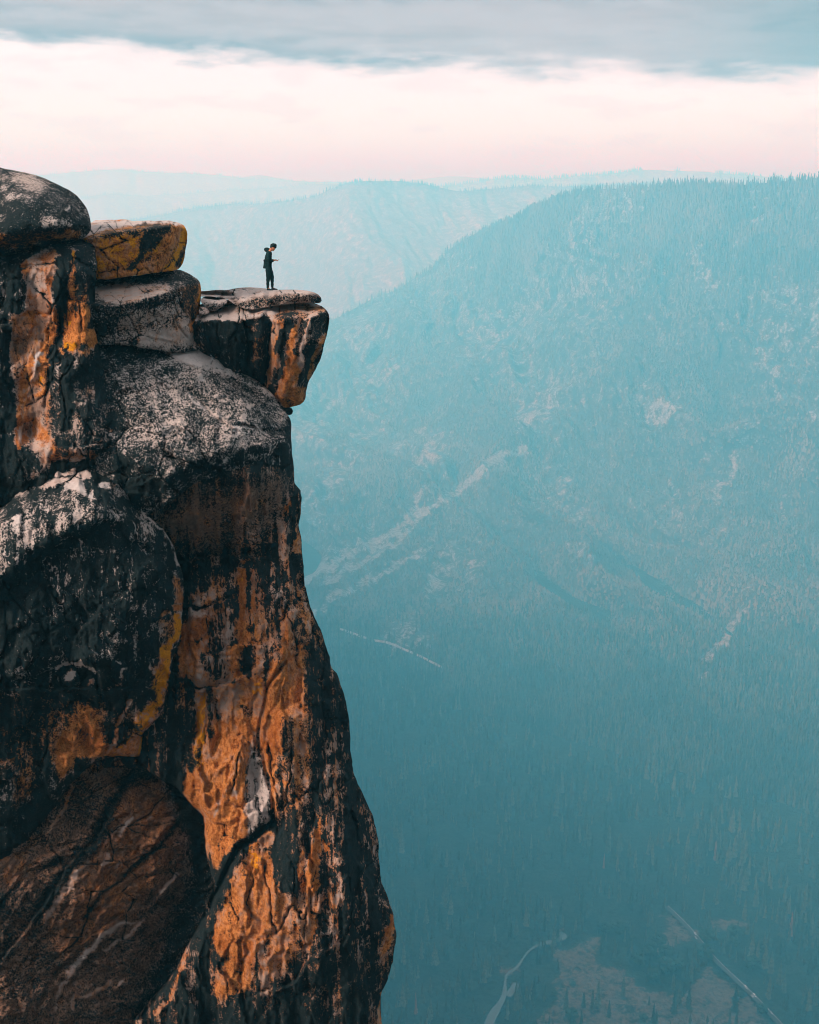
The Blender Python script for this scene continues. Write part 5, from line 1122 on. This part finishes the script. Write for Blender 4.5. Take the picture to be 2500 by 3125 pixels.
def plant(name, mes, p, s, rz, label, cat, group=None, sz=1.0):
    e = empty(name, p, rz); e.scale = (s, s, s * sz)
    c = bpy.data.objects.new('crown', mes[0]); COL.objects.link(c); c.parent = e
    k = bpy.data.objects.new('trunk', mes[1]); COL.objects.link(k); k.parent = e
    tag(e, label, cat, group)
    return e


# occupied ground (road, river, meadow) in the valley
def near_line(p, line, r):
    d2 = (line[:, 0][None] - p[:, 0][:, None]) ** 2 + (line[:, 1][None] - p[:, 1][:, None]) ** 2
    return d2.min(1) < r * r


# candidates on the valley floor
N = 26000
px_ = RNG.uniform(-1000, 1800, N); py_ = RNG.uniform(1180, 2700, N)
ZW = ZF + 3 * fbm(px_, py_, 220, 4, .5, 501) - .5
cand = np.stack([px_, py_, ZW], -1)
cu_, cv_ = proj(cand)
wu = cu_ + 10 * fbm(cu_, cv_, 40, 4, .6, 505); wv = cv_ + 10 * fbm(cu_, cv_, 40, 4, .6, 506)
inm = np.zeros(N, bool)
for pl in mp: inm |= inside(wu, wv, pl)
infoot = cv_ > sm(foot_v, cu_) - 60
near = near_line(cand, road_c, 8.0) | near_line(cand, river_c[:len(river_c) // 4], 15) | near_line(cand, river_c, 3.5)
vis = (cu_ > 900) & (cu_ < 2620) & (cv_ < 3300)
ok = infoot & ~near & ~inm & vis
cand, cu_, cv_ = cand[ok], cu_[ok], cv_[ok]
# thin to a minimum spacing on a grid
cellk = np.floor(cand[:, 0] / 7.5).astype(int) * 100003 + np.floor(cand[:, 1] / 7.5).astype(int)
_, keep = np.unique(cellk, return_index=True)
keep = keep[(RNG.random(len(keep)) < .93) & (fbm(cand[keep][:, 0], cand[keep][:, 1], 70, 4, .6, 777) > -.22)]
cand, cu_, cv_ = cand[keep], cu_[keep], cv_[keep]
hh = RNG.uniform(.42, 1.22, len(cand)) * (1 + .25 * fbm(cand[:, 0], cand[:, 1], 160, 3, .5, 601))
# right-hand lower area holds broad-leaved trees round the meadow
dist = np.linalg.norm(cand, axis=1)
inframe = (cu_ > 1150) & (cu_ < 2500) & (cv_ < 3125) & (cv_ > 1900)
size = np.where(inframe, hh / dist, 0)
order = np.argsort(-size); big = order[:205]; rest = order[205:]
oakzone = lambda u, v: (u > 1780) & (u < 2320) & (v > 2790) & (v < 3080)


def zone_lab(u, v):
    if u > 2330: return 'dark conifer in the shaded forest right of the road in the lower right corner'
    if v < 2830: return 'tall conifer in the forest above the meadow and the bend of the river'
    if u < 1500: return 'tall conifer in the forest between the cliff and the river'
    if u < 1760: return 'conifer in the stand between the river and the meadow'
    return 'conifer among the groves beside the meadow and the road'


for q, i in enumerate(big):
    p = cand[i]; rz = RNG.uniform(0, 6.28)
    if oakzone(cu_[i], cv_[i]) and RNG.random() < .75:
        plant('broadleaf_tree', oak_me[q % 3], p, hh[i] * RNG.uniform(.8, 1.1), rz, 'dark round-crowned tree growing among the groves round the valley meadow', 'tree', 'broadleaf trees around the meadow')
    else:
        plant('pine_tree', con_me[q % 4], p, hh[i], rz, zone_lab(cu_[i], cv_[i]), 'tree', 'conifers at the near edge of the valley forest', RNG.uniform(.9, 1.15))


def gpt(x, y): return P(*(pts('V', f"{x} {y}")[0]), ZF - .5)


for x, y, s, kind, lab in [
    (738, 745, 1.05, 'c', 'tall slender conifer standing alone on the meadow, leftmost of the meadow trees'), (762, 785, .95, 'o', 'round dark tree on the meadow just below the tall slender conifer'),
    (806, 735, .75, 'c', 'short dark conifer beside the pair of tall trees in the middle of the meadow'), (840, 745, 1.0, 'c', 'left one of the two tall broad conifers in the middle of the meadow'), (862, 735, 1.25, 'c', 'right, taller one of the two broad conifers in the middle of the meadow'),
    (905, 775, .85, 'c', 'dark conifer at the lower right of the pair of tall meadow trees'), (960, 690, 1.0, 'c', 'conifer on the meadow edge below the round-crowned grove'), (1078, 790, .85, 'c', 'conifer at the bottom edge between the meadow and the road'),
    (1062, 725, .45, 'c', 'small young conifer alone on the brown meadow left of the road'), (1158, 760, 1.1, 'c', 'tall conifer in the row left of the road at the bottom of the frame'), (1178, 720, 1.0, 'c', 'conifer behind the tall one left of the road'),
    (1215, 740, 1.05, 'c', 'conifer with a wide base standing left of the road near the cars'), (1395, 750, 1.2, 'c', 'very dark conifer right at the lower edge of the road'), (1420, 700, .6, 'o', 'low dark tree directly beside the road below the white cars'),
    (690, 690, .5, 'o', 'small round bush-like tree on the meadow near the river'), (655, 700, .7, 'c', 'conifer on the meadow edge right of the river'), (768, 648, .35, 'o', 'tiny round tree above the tall slender meadow conifer'), (650, 790, .6, 'c', 'small conifer at the bottom of the frame right of the river'),
    (1500, 760, .8, 'o', 'broad dark tree beyond the road in the lower right corner'), (1040, 790, .6, 'o', 'low round tree at the bottom of the frame beside a conifer')]:
    m = con_me[int(x) % 4] if kind == 'c' else oak_me[int(x) % 3]
    plant('pine_tree' if kind == 'c' else 'broadleaf_tree', m, gpt(x, y), s, x, lab, 'tree')
for x, y, s, lab in [(1613, 460, 1.2, 'rust-brown dead conifer standing in the dark forest right of the road'), (1318, 165, 1.1, 'reddish dead conifer in the forest above the road'), (885, 195, .8, 'small reddish dead conifer in the forest left of centre'),
                     (152, 765, 1.0, 'brownish dead conifer in the forest left of the river')]:
    plant('dead_conifer', dead_me, gpt(x, y), s, x, lab, 'dead tree')


# the mass of the forest: one object per stretch of forest
def forest(name, pos, sc_, cones=True, tiers=5, seg=6, w_=5.4, h=30, variants=6, mat=None):
    Vs, Fs, Ts = [], [], []
    vg = [conifer_geo(h, w_, tiers, seg, RNG, .05, .45) if cones else conifer_geo(h * .62, w_ * 1.5, 2, seg, RNG, .02, .3) for _ in range(variants)]
    which = RNG.integers(0, variants, len(pos)); off = 0
    for k in range(variants):
        sel = which == k; n = sel.sum()
        if n == 0: continue
        a = RNG.uniform(0, 6.28, n); ca, sa = np.cos(a)[:, None], np.sin(a)[:, None]; s = sc_[sel][:, None]; zs = RNG.uniform(.8, 1.2, n)[:, None]
        g, f = vg[k]
        V = np.stack([(g[:, 0] * ca - g[:, 1] * sa) * s, (g[:, 0] * sa + g[:, 1] * ca) * s, g[:, 2] * s * zs], -1) + pos[sel][:, None, :]
        tone = np.clip(.5 + .35 * fbm(pos[sel][:, 0], pos[sel][:, 1], 120, 3, .6, 888) * 2 + RNG.normal(0, .2, n), 0, .99); Ts.append(np.repeat(tone, len(g)))
        Vs.append(V.reshape(-1, 3)); Fs.append((f[None] + (np.arange(n) * len(g))[:, None, None] + off).reshape(-1, 3)); off += n * len(g)
    o = mesh_from(name, np.concatenate(Vs), [np.concatenate(Fs)], mat or leaf, smooth=False)
    at = o.data.attributes.new('tone', 'FLOAT', 'POINT'); at.data.foreach_set('value', np.concatenate(Ts).astype(np.float32))
    tag(o, None, 'forest', None, 'stuff'); return o


f1 = forest('forest', cand[rest], hh[rest] * 1.0); f1['label'] = 'dense conifer forest covering the valley floor'


def scatter(V, bare, uu, vv, n, thr, mask=None):
    nj, ni = V.shape[0] - 1, V.shape[1] - 1
    a = V[3:-1, :-1]; b = V[4:, :-1]; c_ = V[3:-1, 1:]
    ar = np.linalg.norm(np.cross(b - a, c_ - a), axis=-1); bb = bare[3:-1, :-1]; u, v = uu[3:-1, :-1], vv[3:-1, :-1]
    pr = ar * (u > 560) * (u < 2620) * np.clip((thr - bb) / .3, 0.0, 1)
    if mask is not None: pr = pr * mask(u, v)
    pr = pr.ravel() / pr.sum(); pick = RNG.choice(len(pr), n, p=pr); j, i = np.unravel_index(pick, ar.shape); j = j + 3
    f, g_ = RNG.random((n, 1)), RNG.random((n, 1))
    return (V[j, i] * (1 - f) + V[j + 1, i] * f) * (1 - g_) + (V[j, i + 1] * (1 - f) + V[j + 1, i + 1] * f) * g_


# lower slope: conifers, upper slope: shrubbier canopy
s1 = scatter(MV, MB, MU, MVV, 17000, .42, lambda u, v: np.clip((v - 1850) / 450, 0, 1)); f2 = forest('forest', s1 - (0, 0, 1), RNG.uniform(.5, 1.0, len(s1)), tiers=4)
f2['label'] = 'conifer forest climbing the foot of the mountainside'
s2 = scatter(MV, MB, MU, MVV, 46000, .42, lambda u, v: np.clip((2300 - v) / 300, 0, 1) * np.clip((v - 600) / 60, .35, 1)); f3 = forest('forest', s2 - (0, 0, 1), RNG.uniform(.3, .75, len(s2)), cones=False, seg=6, mat=dry)
f3['label'] = 'scrubby dark woodland covering the middle of the mountainside'
s3 = scatter(MV, MB, MU, MVV, 12000, .6, lambda u, v: np.clip((950 - v) / 300, 0, 1)); f4 = forest('forest', s3 - (0, 0, 1), RNG.uniform(.45, .95, len(s3)), tiers=3, seg=5, mat=dry)
f4['label'] = 'open conifer forest on the upper right shoulder of the mountain'


def crest_trees(V, n, s0, s1_, lab, band=10, ucut=None):
    i = RNG.integers(0, V.shape[1] - 1, n); j = 3 + (RNG.random(n) ** 2 * band).astype(int); f = RNG.random((n, 1))
    p = V[j, i] * (1 - f) + V[j, i + 1] * f
    keepm = fbm(p[:, 0], p[:, 1] * 0, 260, 4, .6, 77) > -.25; p = p[keepm]
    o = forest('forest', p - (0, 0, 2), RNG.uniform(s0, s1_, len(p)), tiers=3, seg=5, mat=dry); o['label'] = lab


crest_trees(MV, 1300, .25, 1.05, 'conifers along the skyline of the nearer right-hand ridge', 8)
crest_trees(MR[1], 1100, .5, .9, 'trees along the crest of the middle ridge', 6)
crest_trees(far[0][1], 1500, .7, 1.5, 'conifers along the far right skyline', 6)
crest_trees(far[1][1], 1000, .8, 1.5, 'conifers along the far left skyline', 6)
crest_trees(far[2][1], 500, .8, 1.3, 'trees along the low hazy ridge at far left', 5)

# burnt snags on the middle ridge
snag_me = [me_of('dead_tree', (lambda T_: (np.concatenate([T_[0]] + [np.array([(0, 0, hz), (br * math.cos(a), br * math.sin(a), hz + 1.5), (br * .9 * math.cos(a + .1), br * .9 * math.sin(a + .1), hz + .6), (0, 0, hz - .5)]) for hz, br, a in zip(RNG.uniform(8, 26, 7), RNG.uniform(1.5, 3, 7), RNG.uniform(0, 6, 7))]),
           np.concatenate([T_[1]] + [np.array([[len(T_[0]) + 4 * k, len(T_[0]) + 4 * k + 1, len(T_[0]) + 4 * k + 2, len(T_[0]) + 4 * k + 3]]) for k in range(7)])))(trunk_geo(30, .9, RNG)), grey_wood) for _ in range(3)]
for k, u in enumerate([560, 598, 640, 652, 668, 700, 716, 738, 752, 757, 770, 776, 783, 788, 796, 803, 809, 818, 826, 832, 840, 862, 868, 874, 880, 890, 897, 905, 912, 920, 931, 950, 957, 975, 990]):
    dd = (MR[3][3] - u) ** 2; i = int(np.argmin(dd)); p = MR[1][3 + (k % 3), i]
    e = bpy.data.objects.new('dead_tree', snag_me[k % 3]); COL.objects.link(e); e.location = p - np.array([0, 0, 1.5]); s = RNG.uniform(.7, 1.45); e.scale = (s * 1.3, s * 1.3, s * 1.2); e.rotation_euler = (RNG.uniform(-.06, .06), RNG.uniform(-.06, .06), k)
    tag(e, 'bare burnt tree trunk standing on the crest of the middle ridge', 'dead tree', 'burnt snags on the middle ridge')
dd = (MR[3][3] - 548) ** 2; p = MR[1][3, int(np.argmin(dd))]
plant('pine_tree', con_me[0], tuple(p - np.array([0, 0, 1])), 1.15, 0, 'single leafy tree on the left end of the middle ridge above the ledge rocks', 'tree')

# ------------------------------------------------------------------ cars on the valley road
cw = simple_mat("white car paint", (0.80, 0.80, 0.80), .3, .5, .03, 1); cs = simple_mat("silver car paint", (0.45, 0.47, 0.5), .3, .5, .03, 1); cd = simple_mat("dark car paint", (0.04, 0.05, 0.07), .3, .5, .03, 1)
glass = simple_mat("car glass", (0.02, 0.03, 0.035), .08, .6, .05, 1); tyre = simple_mat("tyre rubber", (0.02, 0.02, 0.02), .9, .2, .1, 3)


def car(p, ang, mat, label, van=False):
    e = empty('parked_car' if not van else 'van', tuple(p), ang)
    L, W_, H_ = (4.6, 1.85, 1.0) if not van else (5.4, 2.0, 1.5); hr = .55 if not van else .75
    prof = [(-.5, .3), (-.5, .78), (-.46, .86), (-.2, .92), (.22, .90), (.42, .78), (.5, .66), (.5, .3)]
    top = [(-.40, .88), (-.30, 1.42), (.08, 1.45), (.24, .90)] if not van else [(-.48, .88), (-.47, 1.95), (.22, 1.98), (.36, .90)]
    def ext(pr, w0, w1, m, nm):
        n = len(pr); V = [(x * L, -w0 if z < .9 or nm == 'body' else -w1, z) for x, z in pr] + [(x * L, w0 if z < .9 or nm == 'body' else w1, z) for x, z in pr]
        bm = bmesh.new(); vs = [bm.verts.new(q) for q in V]
        bm.faces.new(vs[:n][::-1]); bm.faces.new(vs[n:])
        for i in range(n): bm.faces.new((vs[i], vs[(i + 1) % n], vs[n + (i + 1) % n], vs[n + i]))
        bmesh.ops.bevel(bm, geom=list(bm.edges), offset=.05, segments=2, affect='EDGES')
        me = bpy.data.meshes.new(nm); bm.to_mesh(me); bm.free(); me.materials.append(m); o = bpy.data.objects.new(nm, me); COL.objects.link(o); o.parent = e; return o
    ext(prof, W_ / 2, W_ / 2, mat, 'body'); ext(top, W_ / 2 * .94, W_ / 2 * .80, glass, 'window')
    zr = 1.42 if not van else 1.95
    ext([(-.31 if not van else -.46, zr), (-.29 if not van else -.44, zr + .07), (.07 if not van else .2, zr + .09), (.09 if not van else .22, zr)], W_ / 2 * .8, W_ / 2 * .8, mat, 'roof')
    for sx in (-.31, .31):
        for sy in (-1, 1):
            bm = bmesh.new(); bmesh.ops.create_cone(bm, cap_ends=True, segments=16, radius1=.34, radius2=.34, depth=.24); bmesh.ops.rotate(bm, verts=bm.verts, matrix=__import__('mathutils').Matrix.Rotation(math.pi / 2, 3, 'X'))
            bmesh.ops.translate(bm, verts=bm.verts, vec=(sx * L, sy * (W_ / 2 - .1), .34)); me = bpy.data.meshes.new('wheel'); bm.to_mesh(me); bm.free(); me.materials.append(tyre); o = bpy.data.objects.new('wheel', me); COL.objects.link(o); o.parent = e
    tag(e, label, 'car' if not van else 'van')


def on_road(x, y, lane):
    q = gpt(x, y); i = int(np.argmin(((road_c - q) ** 2)[:, :2].sum(1))); i = min(max(i, 1), len(road_c) - 2)
    tg = road_c[i + 1] - road_c[i - 1]; tg /= np.linalg.norm(tg); nn = np.array([-tg[1], tg[0], 0]); p = road_c[i] + nn * lane; p[2] = RZ + .05
    return p, math.atan2(tg[1], tg[0])


for x, y, lane, m, lab, van in [(1238, 455, 1.8, cw, 'white car on the valley road beside the upper clearing', False), (1246, 468, -1.8, cs, 'silver car close behind the white car beside the upper clearing', False), (1439, 656, 1.8, cw, 'white van alone on the road between two clumps of trees', True),
                                (1468, 690, 1.8, cw, 'white van at the head of the line of cars near the lower right corner', True), (1478, 697, -1.8, cs, 'silver car just behind the white van at the head of the line', False), (1519, 742, 1.9, cw, 'white car farther down the road in the lower right corner', False),
                                (1529, 752, -1.9, cd, 'dark car next to the white car farther down the road', False), (1545, 770, 1.9, cs, 'silver car lowest on the visible road', False)]:
    p, a = on_road(x, y, lane); car(p, a, m, lab, van)

# ================================================================== the person
cloth = simple_mat("black cotton", (0.0085, 0.026, 0.028), .95, .05, .25, 18); hair_m = simple_mat("black hair", (0.006, 0.018, 0.020), .8, .1, .2, 40); skin_m = simple_mat("skin", (0.50, 0.19, 0.10), .6, .3, .12, 12)
shoe_m = simple_mat("black leather", (0.009, 0.022, 0.024), .6, .2, .2, 14)
FOOT = P(826, 888, 45.5)
gu2, gv2, dp2 = SL
ui, vi = int((826 - gu2[0]) / (gu2[1] - gu2[0])), int((888 - gv2[0]) / (gv2[1] - gv2[0])); FOOT = P(826, 888, float(dp2[vi, ui]))
print('person at', FOOT)
SC = 1.0 * FOOT[1] / 45.0


def skinned(name, joints, bones, mat, parent, sub=2, loc=(0, 0, 0)):
    me = bpy.data.meshes.new(name); me.from_pydata([j[0] for j in joints], bones, []); o = bpy.data.objects.new(name, me); COL.objects.link(o)
    md = o.modifiers.new('s', 'SKIN'); md.use_smooth_shade = True
    for i, j in enumerate(joints):
        r = j[1]; me.skin_vertices[0].data[i].radius = r if hasattr(r, '__len__') else (r, r)
    me.skin_vertices[0].data[0].use_root = True
    s_ = o.modifiers.new('u', 'SUBSURF'); s_.levels = sub; s_.render_levels = sub
    dg = bpy.context.evaluated_depsgraph_get(); ev = o.evaluated_get(dg); m2 = bpy.data.meshes.new_from_object(ev); m2.name = name
    bpy.data.objects.remove(o); o = bpy.data.objects.new(name, m2); COL.objects.link(o); m2.materials.clear(); m2.materials.append(mat); o.parent = parent
    for p_ in m2.polygons: p_.use_smooth = True
    return o


man = empty('person', tuple(FOOT)); man.scale = (SC,) * 3
tag(man, 'person in black hooded jacket and trousers looking down at a phone on the ledge', 'person')
# body: one skinned surface (x forward, y to the person's left, z up)
J, Bn = [], []


def add(p, r, parent_i=None):
    J.append((p, r)); i = len(J) - 1
    if parent_i is not None: Bn.append((parent_i, i))
    return i


pel = add((-.05, 0, .90), (.075, .06)); sp1 = add((-.06, 0, 1.08), (.07, .06), pel); sp2 = add((-.055, 0, 1.25), (.08, .06), sp1); sp3 = add((-.02, 0, 1.40), (.075, .055), sp2)
nk = add((.03, 0, 1.475), .052, sp3); hd1 = add((.085, 0, 1.53), .072, nk); hd2 = add((.135, 0, 1.595), (.090, .090), hd1); hd3 = add((.155, 0, 1.65), .07, hd2)
for s, zz in ((-1, 0), (1, .02)):
    sh = add((-.02, s * .17, 1.375), .040, sp3); elb = add((-.005, s * .235, 1.12), .034, sh); wr = add((.165, s * .10, 1.115), .028, elb); pm = add((.215, s * .07, 1.122), (.034, .018), wr)
    hip = add((-.03, s * .09, .83), .055, pel)
    kn = add((.045 if s > 0 else -.055, s * .10, .50), .045, hip); an = add((.055 if s > 0 else -.085, s * .10, .11), .036, kn); add((.15 if s > 0 else .0, s * .115, .055), .032, an)
body = skinned('body', J, Bn, skin_m, man)
# face details carried on the body: nose, ear, brow, as small skinned forms joined to the body mesh
def join_into(dst, others):
    bm = bmesh.new(); bm.from_mesh(dst.data)
    for o in others: bm.from_mesh(o.data)
    bm.to_mesh(dst.data); bm.free()
    for o in others: bpy.data.objects.remove(o)


ex = [skinned('nose', [((.185, 0, 1.548), .014), ((.208, 0, 1.520), .013), ((.192, 0, 1.508), .012)], [(0, 1), (1, 2)], skin_m, man, 1), skinned('chin', [((.12, 0, 1.50), .045), ((.155, 0, 1.475), .032), ((.168, 0, 1.492), .018)], [(0, 1), (1, 2)], skin_m, man, 2)]
for s in (-1, 1): ex.append(skinned('ear', [((.075, s * .078, 1.575), .012), ((.072, s * .086, 1.55), .015), ((.085, s * .080, 1.53), .010)], [(0, 1), (1, 2)], skin_m, man, 1))
for s in (-1, 1):       # hands: four fingers and a thumb closing on the phone
    for k in range(4):
        y0 = s * (.045 + .012 * k); L = (.95, 1.05, 1.0, .82)[k]
        b0 = Vector((.228, s * .066, 1.112 + .004 * k)); ex.append(skinned('finger', [((.222 + .004 * k, s * .068, 1.118 - .004 * k), .010), ((.222 + .034 * L + .012 * k, s * .060, 1.104 - .002 * k), .0095), ((.236 + .036 * L + .016 * k, s * .036, 1.110), .0085), ((.240 + .034 * L + .017 * k, s * .022, 1.118), .0075)], [(0, 1), (1, 2), (2, 3)], skin_m, man, 1))
    ex.append(skinned('thumb', [((.205, s * .058, 1.130), .012), ((.235, s * .044, 1.145), .0105), ((.262, s * .026, 1.146), .009)], [(0, 1), (1, 2)], skin_m, man, 1))
join_into(body, ex)
# eyes
eye_m = simple_mat("eye", (0.02, 0.02, 0.02), .3, .5, .05, 10)
for s in (-1, 1): skinned('eye', [((.186, s * .032, 1.572), .010), ((.190, s * .032, 1.566), .009)], [(0, 1)], eye_m, man, 1)
def ball(name, c, r, mat, amp=0.0, lv=4):
    bm = bmesh.new(); bmesh.ops.create_icosphere(bm, subdivisions=lv, radius=1)
    for v_ in bm.verts:
        q = v_.co.copy(); k_ = 1 + amp * math.sin(q.x * 9 + q.y * 5) * math.sin(q.z * 11 + q.y * 7 + 1) + amp * .6 * math.sin(q.x * 23 + q.z * 17)
        v_.co = Vector((c[0] + q.x * r[0] * k_, c[1] + q.y * r[1] * k_, c[2] + q.z * r[2] * k_))
    me = bpy.data.meshes.new(name); bm.to_mesh(me); bm.free(); me.materials.append(mat); o = bpy.data.objects.new(name, me); COL.objects.link(o); o.parent = man
    for p_ in me.polygons: p_.use_smooth = True
    return o


join_into(body, [ball('skull', (.135, 0, 1.575), (.088, .074, .115), skin_m)])
hair = ball('hair', (.158, 0, 1.648), (.118, .098, .085), hair_m, .08)
join_into(hair, [ball('fringe', (.222, 0, 1.605), (.050, .078, .060), hair_m, .06, 3), ball('nape', (.085, 0, 1.60), (.055, .080, .070), hair_m, .05, 3)])
hair_old = dict(hair=[((.12, 0, 1.640), (.115, .105)), ((.165, 0, 1.665), (.108, .105)), ((.220, 0, 1.635), (.080, .090)), ((.245, 0, 1.585), (.040, .070)), ((.075, 0, 1.600), (.065, .085))])
jk_j = [((-.070, 0, .97), (.148, .160)), ((-.06, 0, 1.08), (.140, .150)), ((-.045, 0, 1.24), (.145, .140)), ((-.02, 0, 1.38), (.120, .115)), ((.02, 0, 1.445), (.070, .08)), ((-.085, 0, .87), (.150, .15))]
jk_b = [(0, 1), (1, 2), (2, 3), (3, 4), (0, 5)]
for s in (-1, 1):
    b = len(jk_j); jk_j += [((-.025, s * .18, 1.375), .080), ((-.01, s * .245, 1.25), .068), ((-.005, s * .245, 1.11), .064), ((.075, s * .18, 1.095), .056), ((.150, s * .108, 1.112), .048)]; jk_b += [(3, b), (b, b + 1), (b + 1, b + 2), (b + 2, b + 3), (b + 3, b + 4)]
jacket = skinned('jacket', jk_j, jk_b, cloth, man, 2)
for v_ in jacket.data.vertices:
    c_ = v_.co; v_.co = c_ + Vector((1, 1, 0)) * .006 * math.sin(c_.z * 75 + c_.y * 20 + 3 * math.sin(c_.x * 30))
hood = skinned('hood', [((.01, 0, 1.44), (.065, .10)), ((-.035, 0, 1.465), (.058, .105)), ((-.085, 0, 1.495), (.040, .105)), ((-.140, 0, 1.505), (.026, .085)), ((-.195, 0, 1.485), (.018, .055))], [(0, 1), (1, 2), (2, 3), (3, 4)], cloth, jacket, 2)
tr_j = [((-.05, 0, .98), (.115, .105))]; tr_b = []
for s in (-1, 1):
    fw = s > 0; b = len(tr_j); tr_j += [((-.045, s * .085, .80), (.125, .105)), ((.015 if fw else -.045, s * .10, .66), (.105, .090)), ((.055 if fw else -.055, s * .10, .50), (.090, .078)), ((.060 if fw else -.080, s * .10, .34), (.064, .060)), ((.058 if fw else -.088, s * .10, .17), (.054, .050)), ((.058 if fw else -.085, s * .10, .09), (.050, .048))]
    tr_b += [(0, b)] + [(b + k, b + k + 1) for k in range(5)]
tro = skinned('trousers', tr_j, tr_b, cloth, man, 2)
for v_ in tro.data.vertices:
    c_ = v_.co; v_.co = c_ + Vector((1, .5, 0)) * .004 * math.sin(c_.z * 42 + 2 * math.sin(c_.x * 40 + c_.y * 9))
for s in (-1, 1):
    x0 = .055 if s > 0 else -.09; dz = .0
    skinned('shoe', [((x0 - .04, s * .10, .050 + dz), (.052, .046)), ((x0 + .01, s * .10, .075 + dz), (.050, .058)), ((x0 + .08, s * .11, .052 + dz), (.046, .044)), ((x0 + .15, s * .12, .040 + dz), (.044, .036)), ((x0 + .20, s * .125, .036 + dz), (.034, .028))], [(0, 1), (1, 2), (2, 3), (3, 4)], shoe_m, man, 2)
# the phone, held in both hands
ph = empty('phone', tuple(FOOT + SC * np.array([.285, 0, 1.125]))); ph.scale = (SC,) * 3; ph.rotation_euler = (0, -.28, 0)
tag(ph, 'small dark phone held in front of the person with both hands', 'phone')
pm_ = simple_mat("phone shell", (0.02, 0.025, 0.03), .35, .5, .05, 5); sm_ = simple_mat("phone screen", (0.35, 0.42, 0.45), .1, .6, .05, 5)
for nm, (lx, ly, lz), z0, m in (('shell', (.150, .074, .009), 0, pm_), ('screen', (.138, .066, .0016), .0058, sm_)):
    bm = bmesh.new(); bmesh.ops.create_cube(bm, size=1); bmesh.ops.scale(bm, verts=bm.verts, vec=(lx, ly, lz)); bmesh.ops.bevel(bm, geom=list(bm.edges), offset=min(lz * .3, .003), segments=2, affect='EDGES'); bmesh.ops.translate(bm, verts=bm.verts, vec=(0, 0, z0))
    me = bpy.data.meshes.new(nm); bm.to_mesh(me); bm.free(); me.materials.append(m); o = bpy.data.objects.new(nm, me); COL.objects.link(o); o.parent = ph

# ================================================================== haze
hm = bpy.data.materials.new("haze"); hm.use_nodes = True; t = NT(hm.node_tree)
pv = t.n('ShaderNodeVolumePrincipled', ins={'Color': col(0.17, 0.75, 1.0), 'Density': 0.00034, 'Anisotropy': 0.2, 'Absorption Color': col(1, .75, 1)})
t.n('ShaderNodeOutputMaterial', ins={1: pv.outputs[0]})
me = bpy.data.meshes.new('haze'); bm = bmesh.new(); bmesh.ops.create_cube(bm, size=1); bmesh.ops.scale(bm, verts=bm.verts, vec=(60000, 54000, 1270)); bmesh.ops.translate(bm, verts=bm.verts, vec=(0, 24000, -400)); bm.to_mesh(me); bm.free()
me.materials.append(hm); hz = bpy.data.objects.new('haze', me); COL.objects.link(hz); tag(hz, kind='stuff')
hz['label'] = 'pale blue haze filling the valley air'; hz['category'] = 'haze'
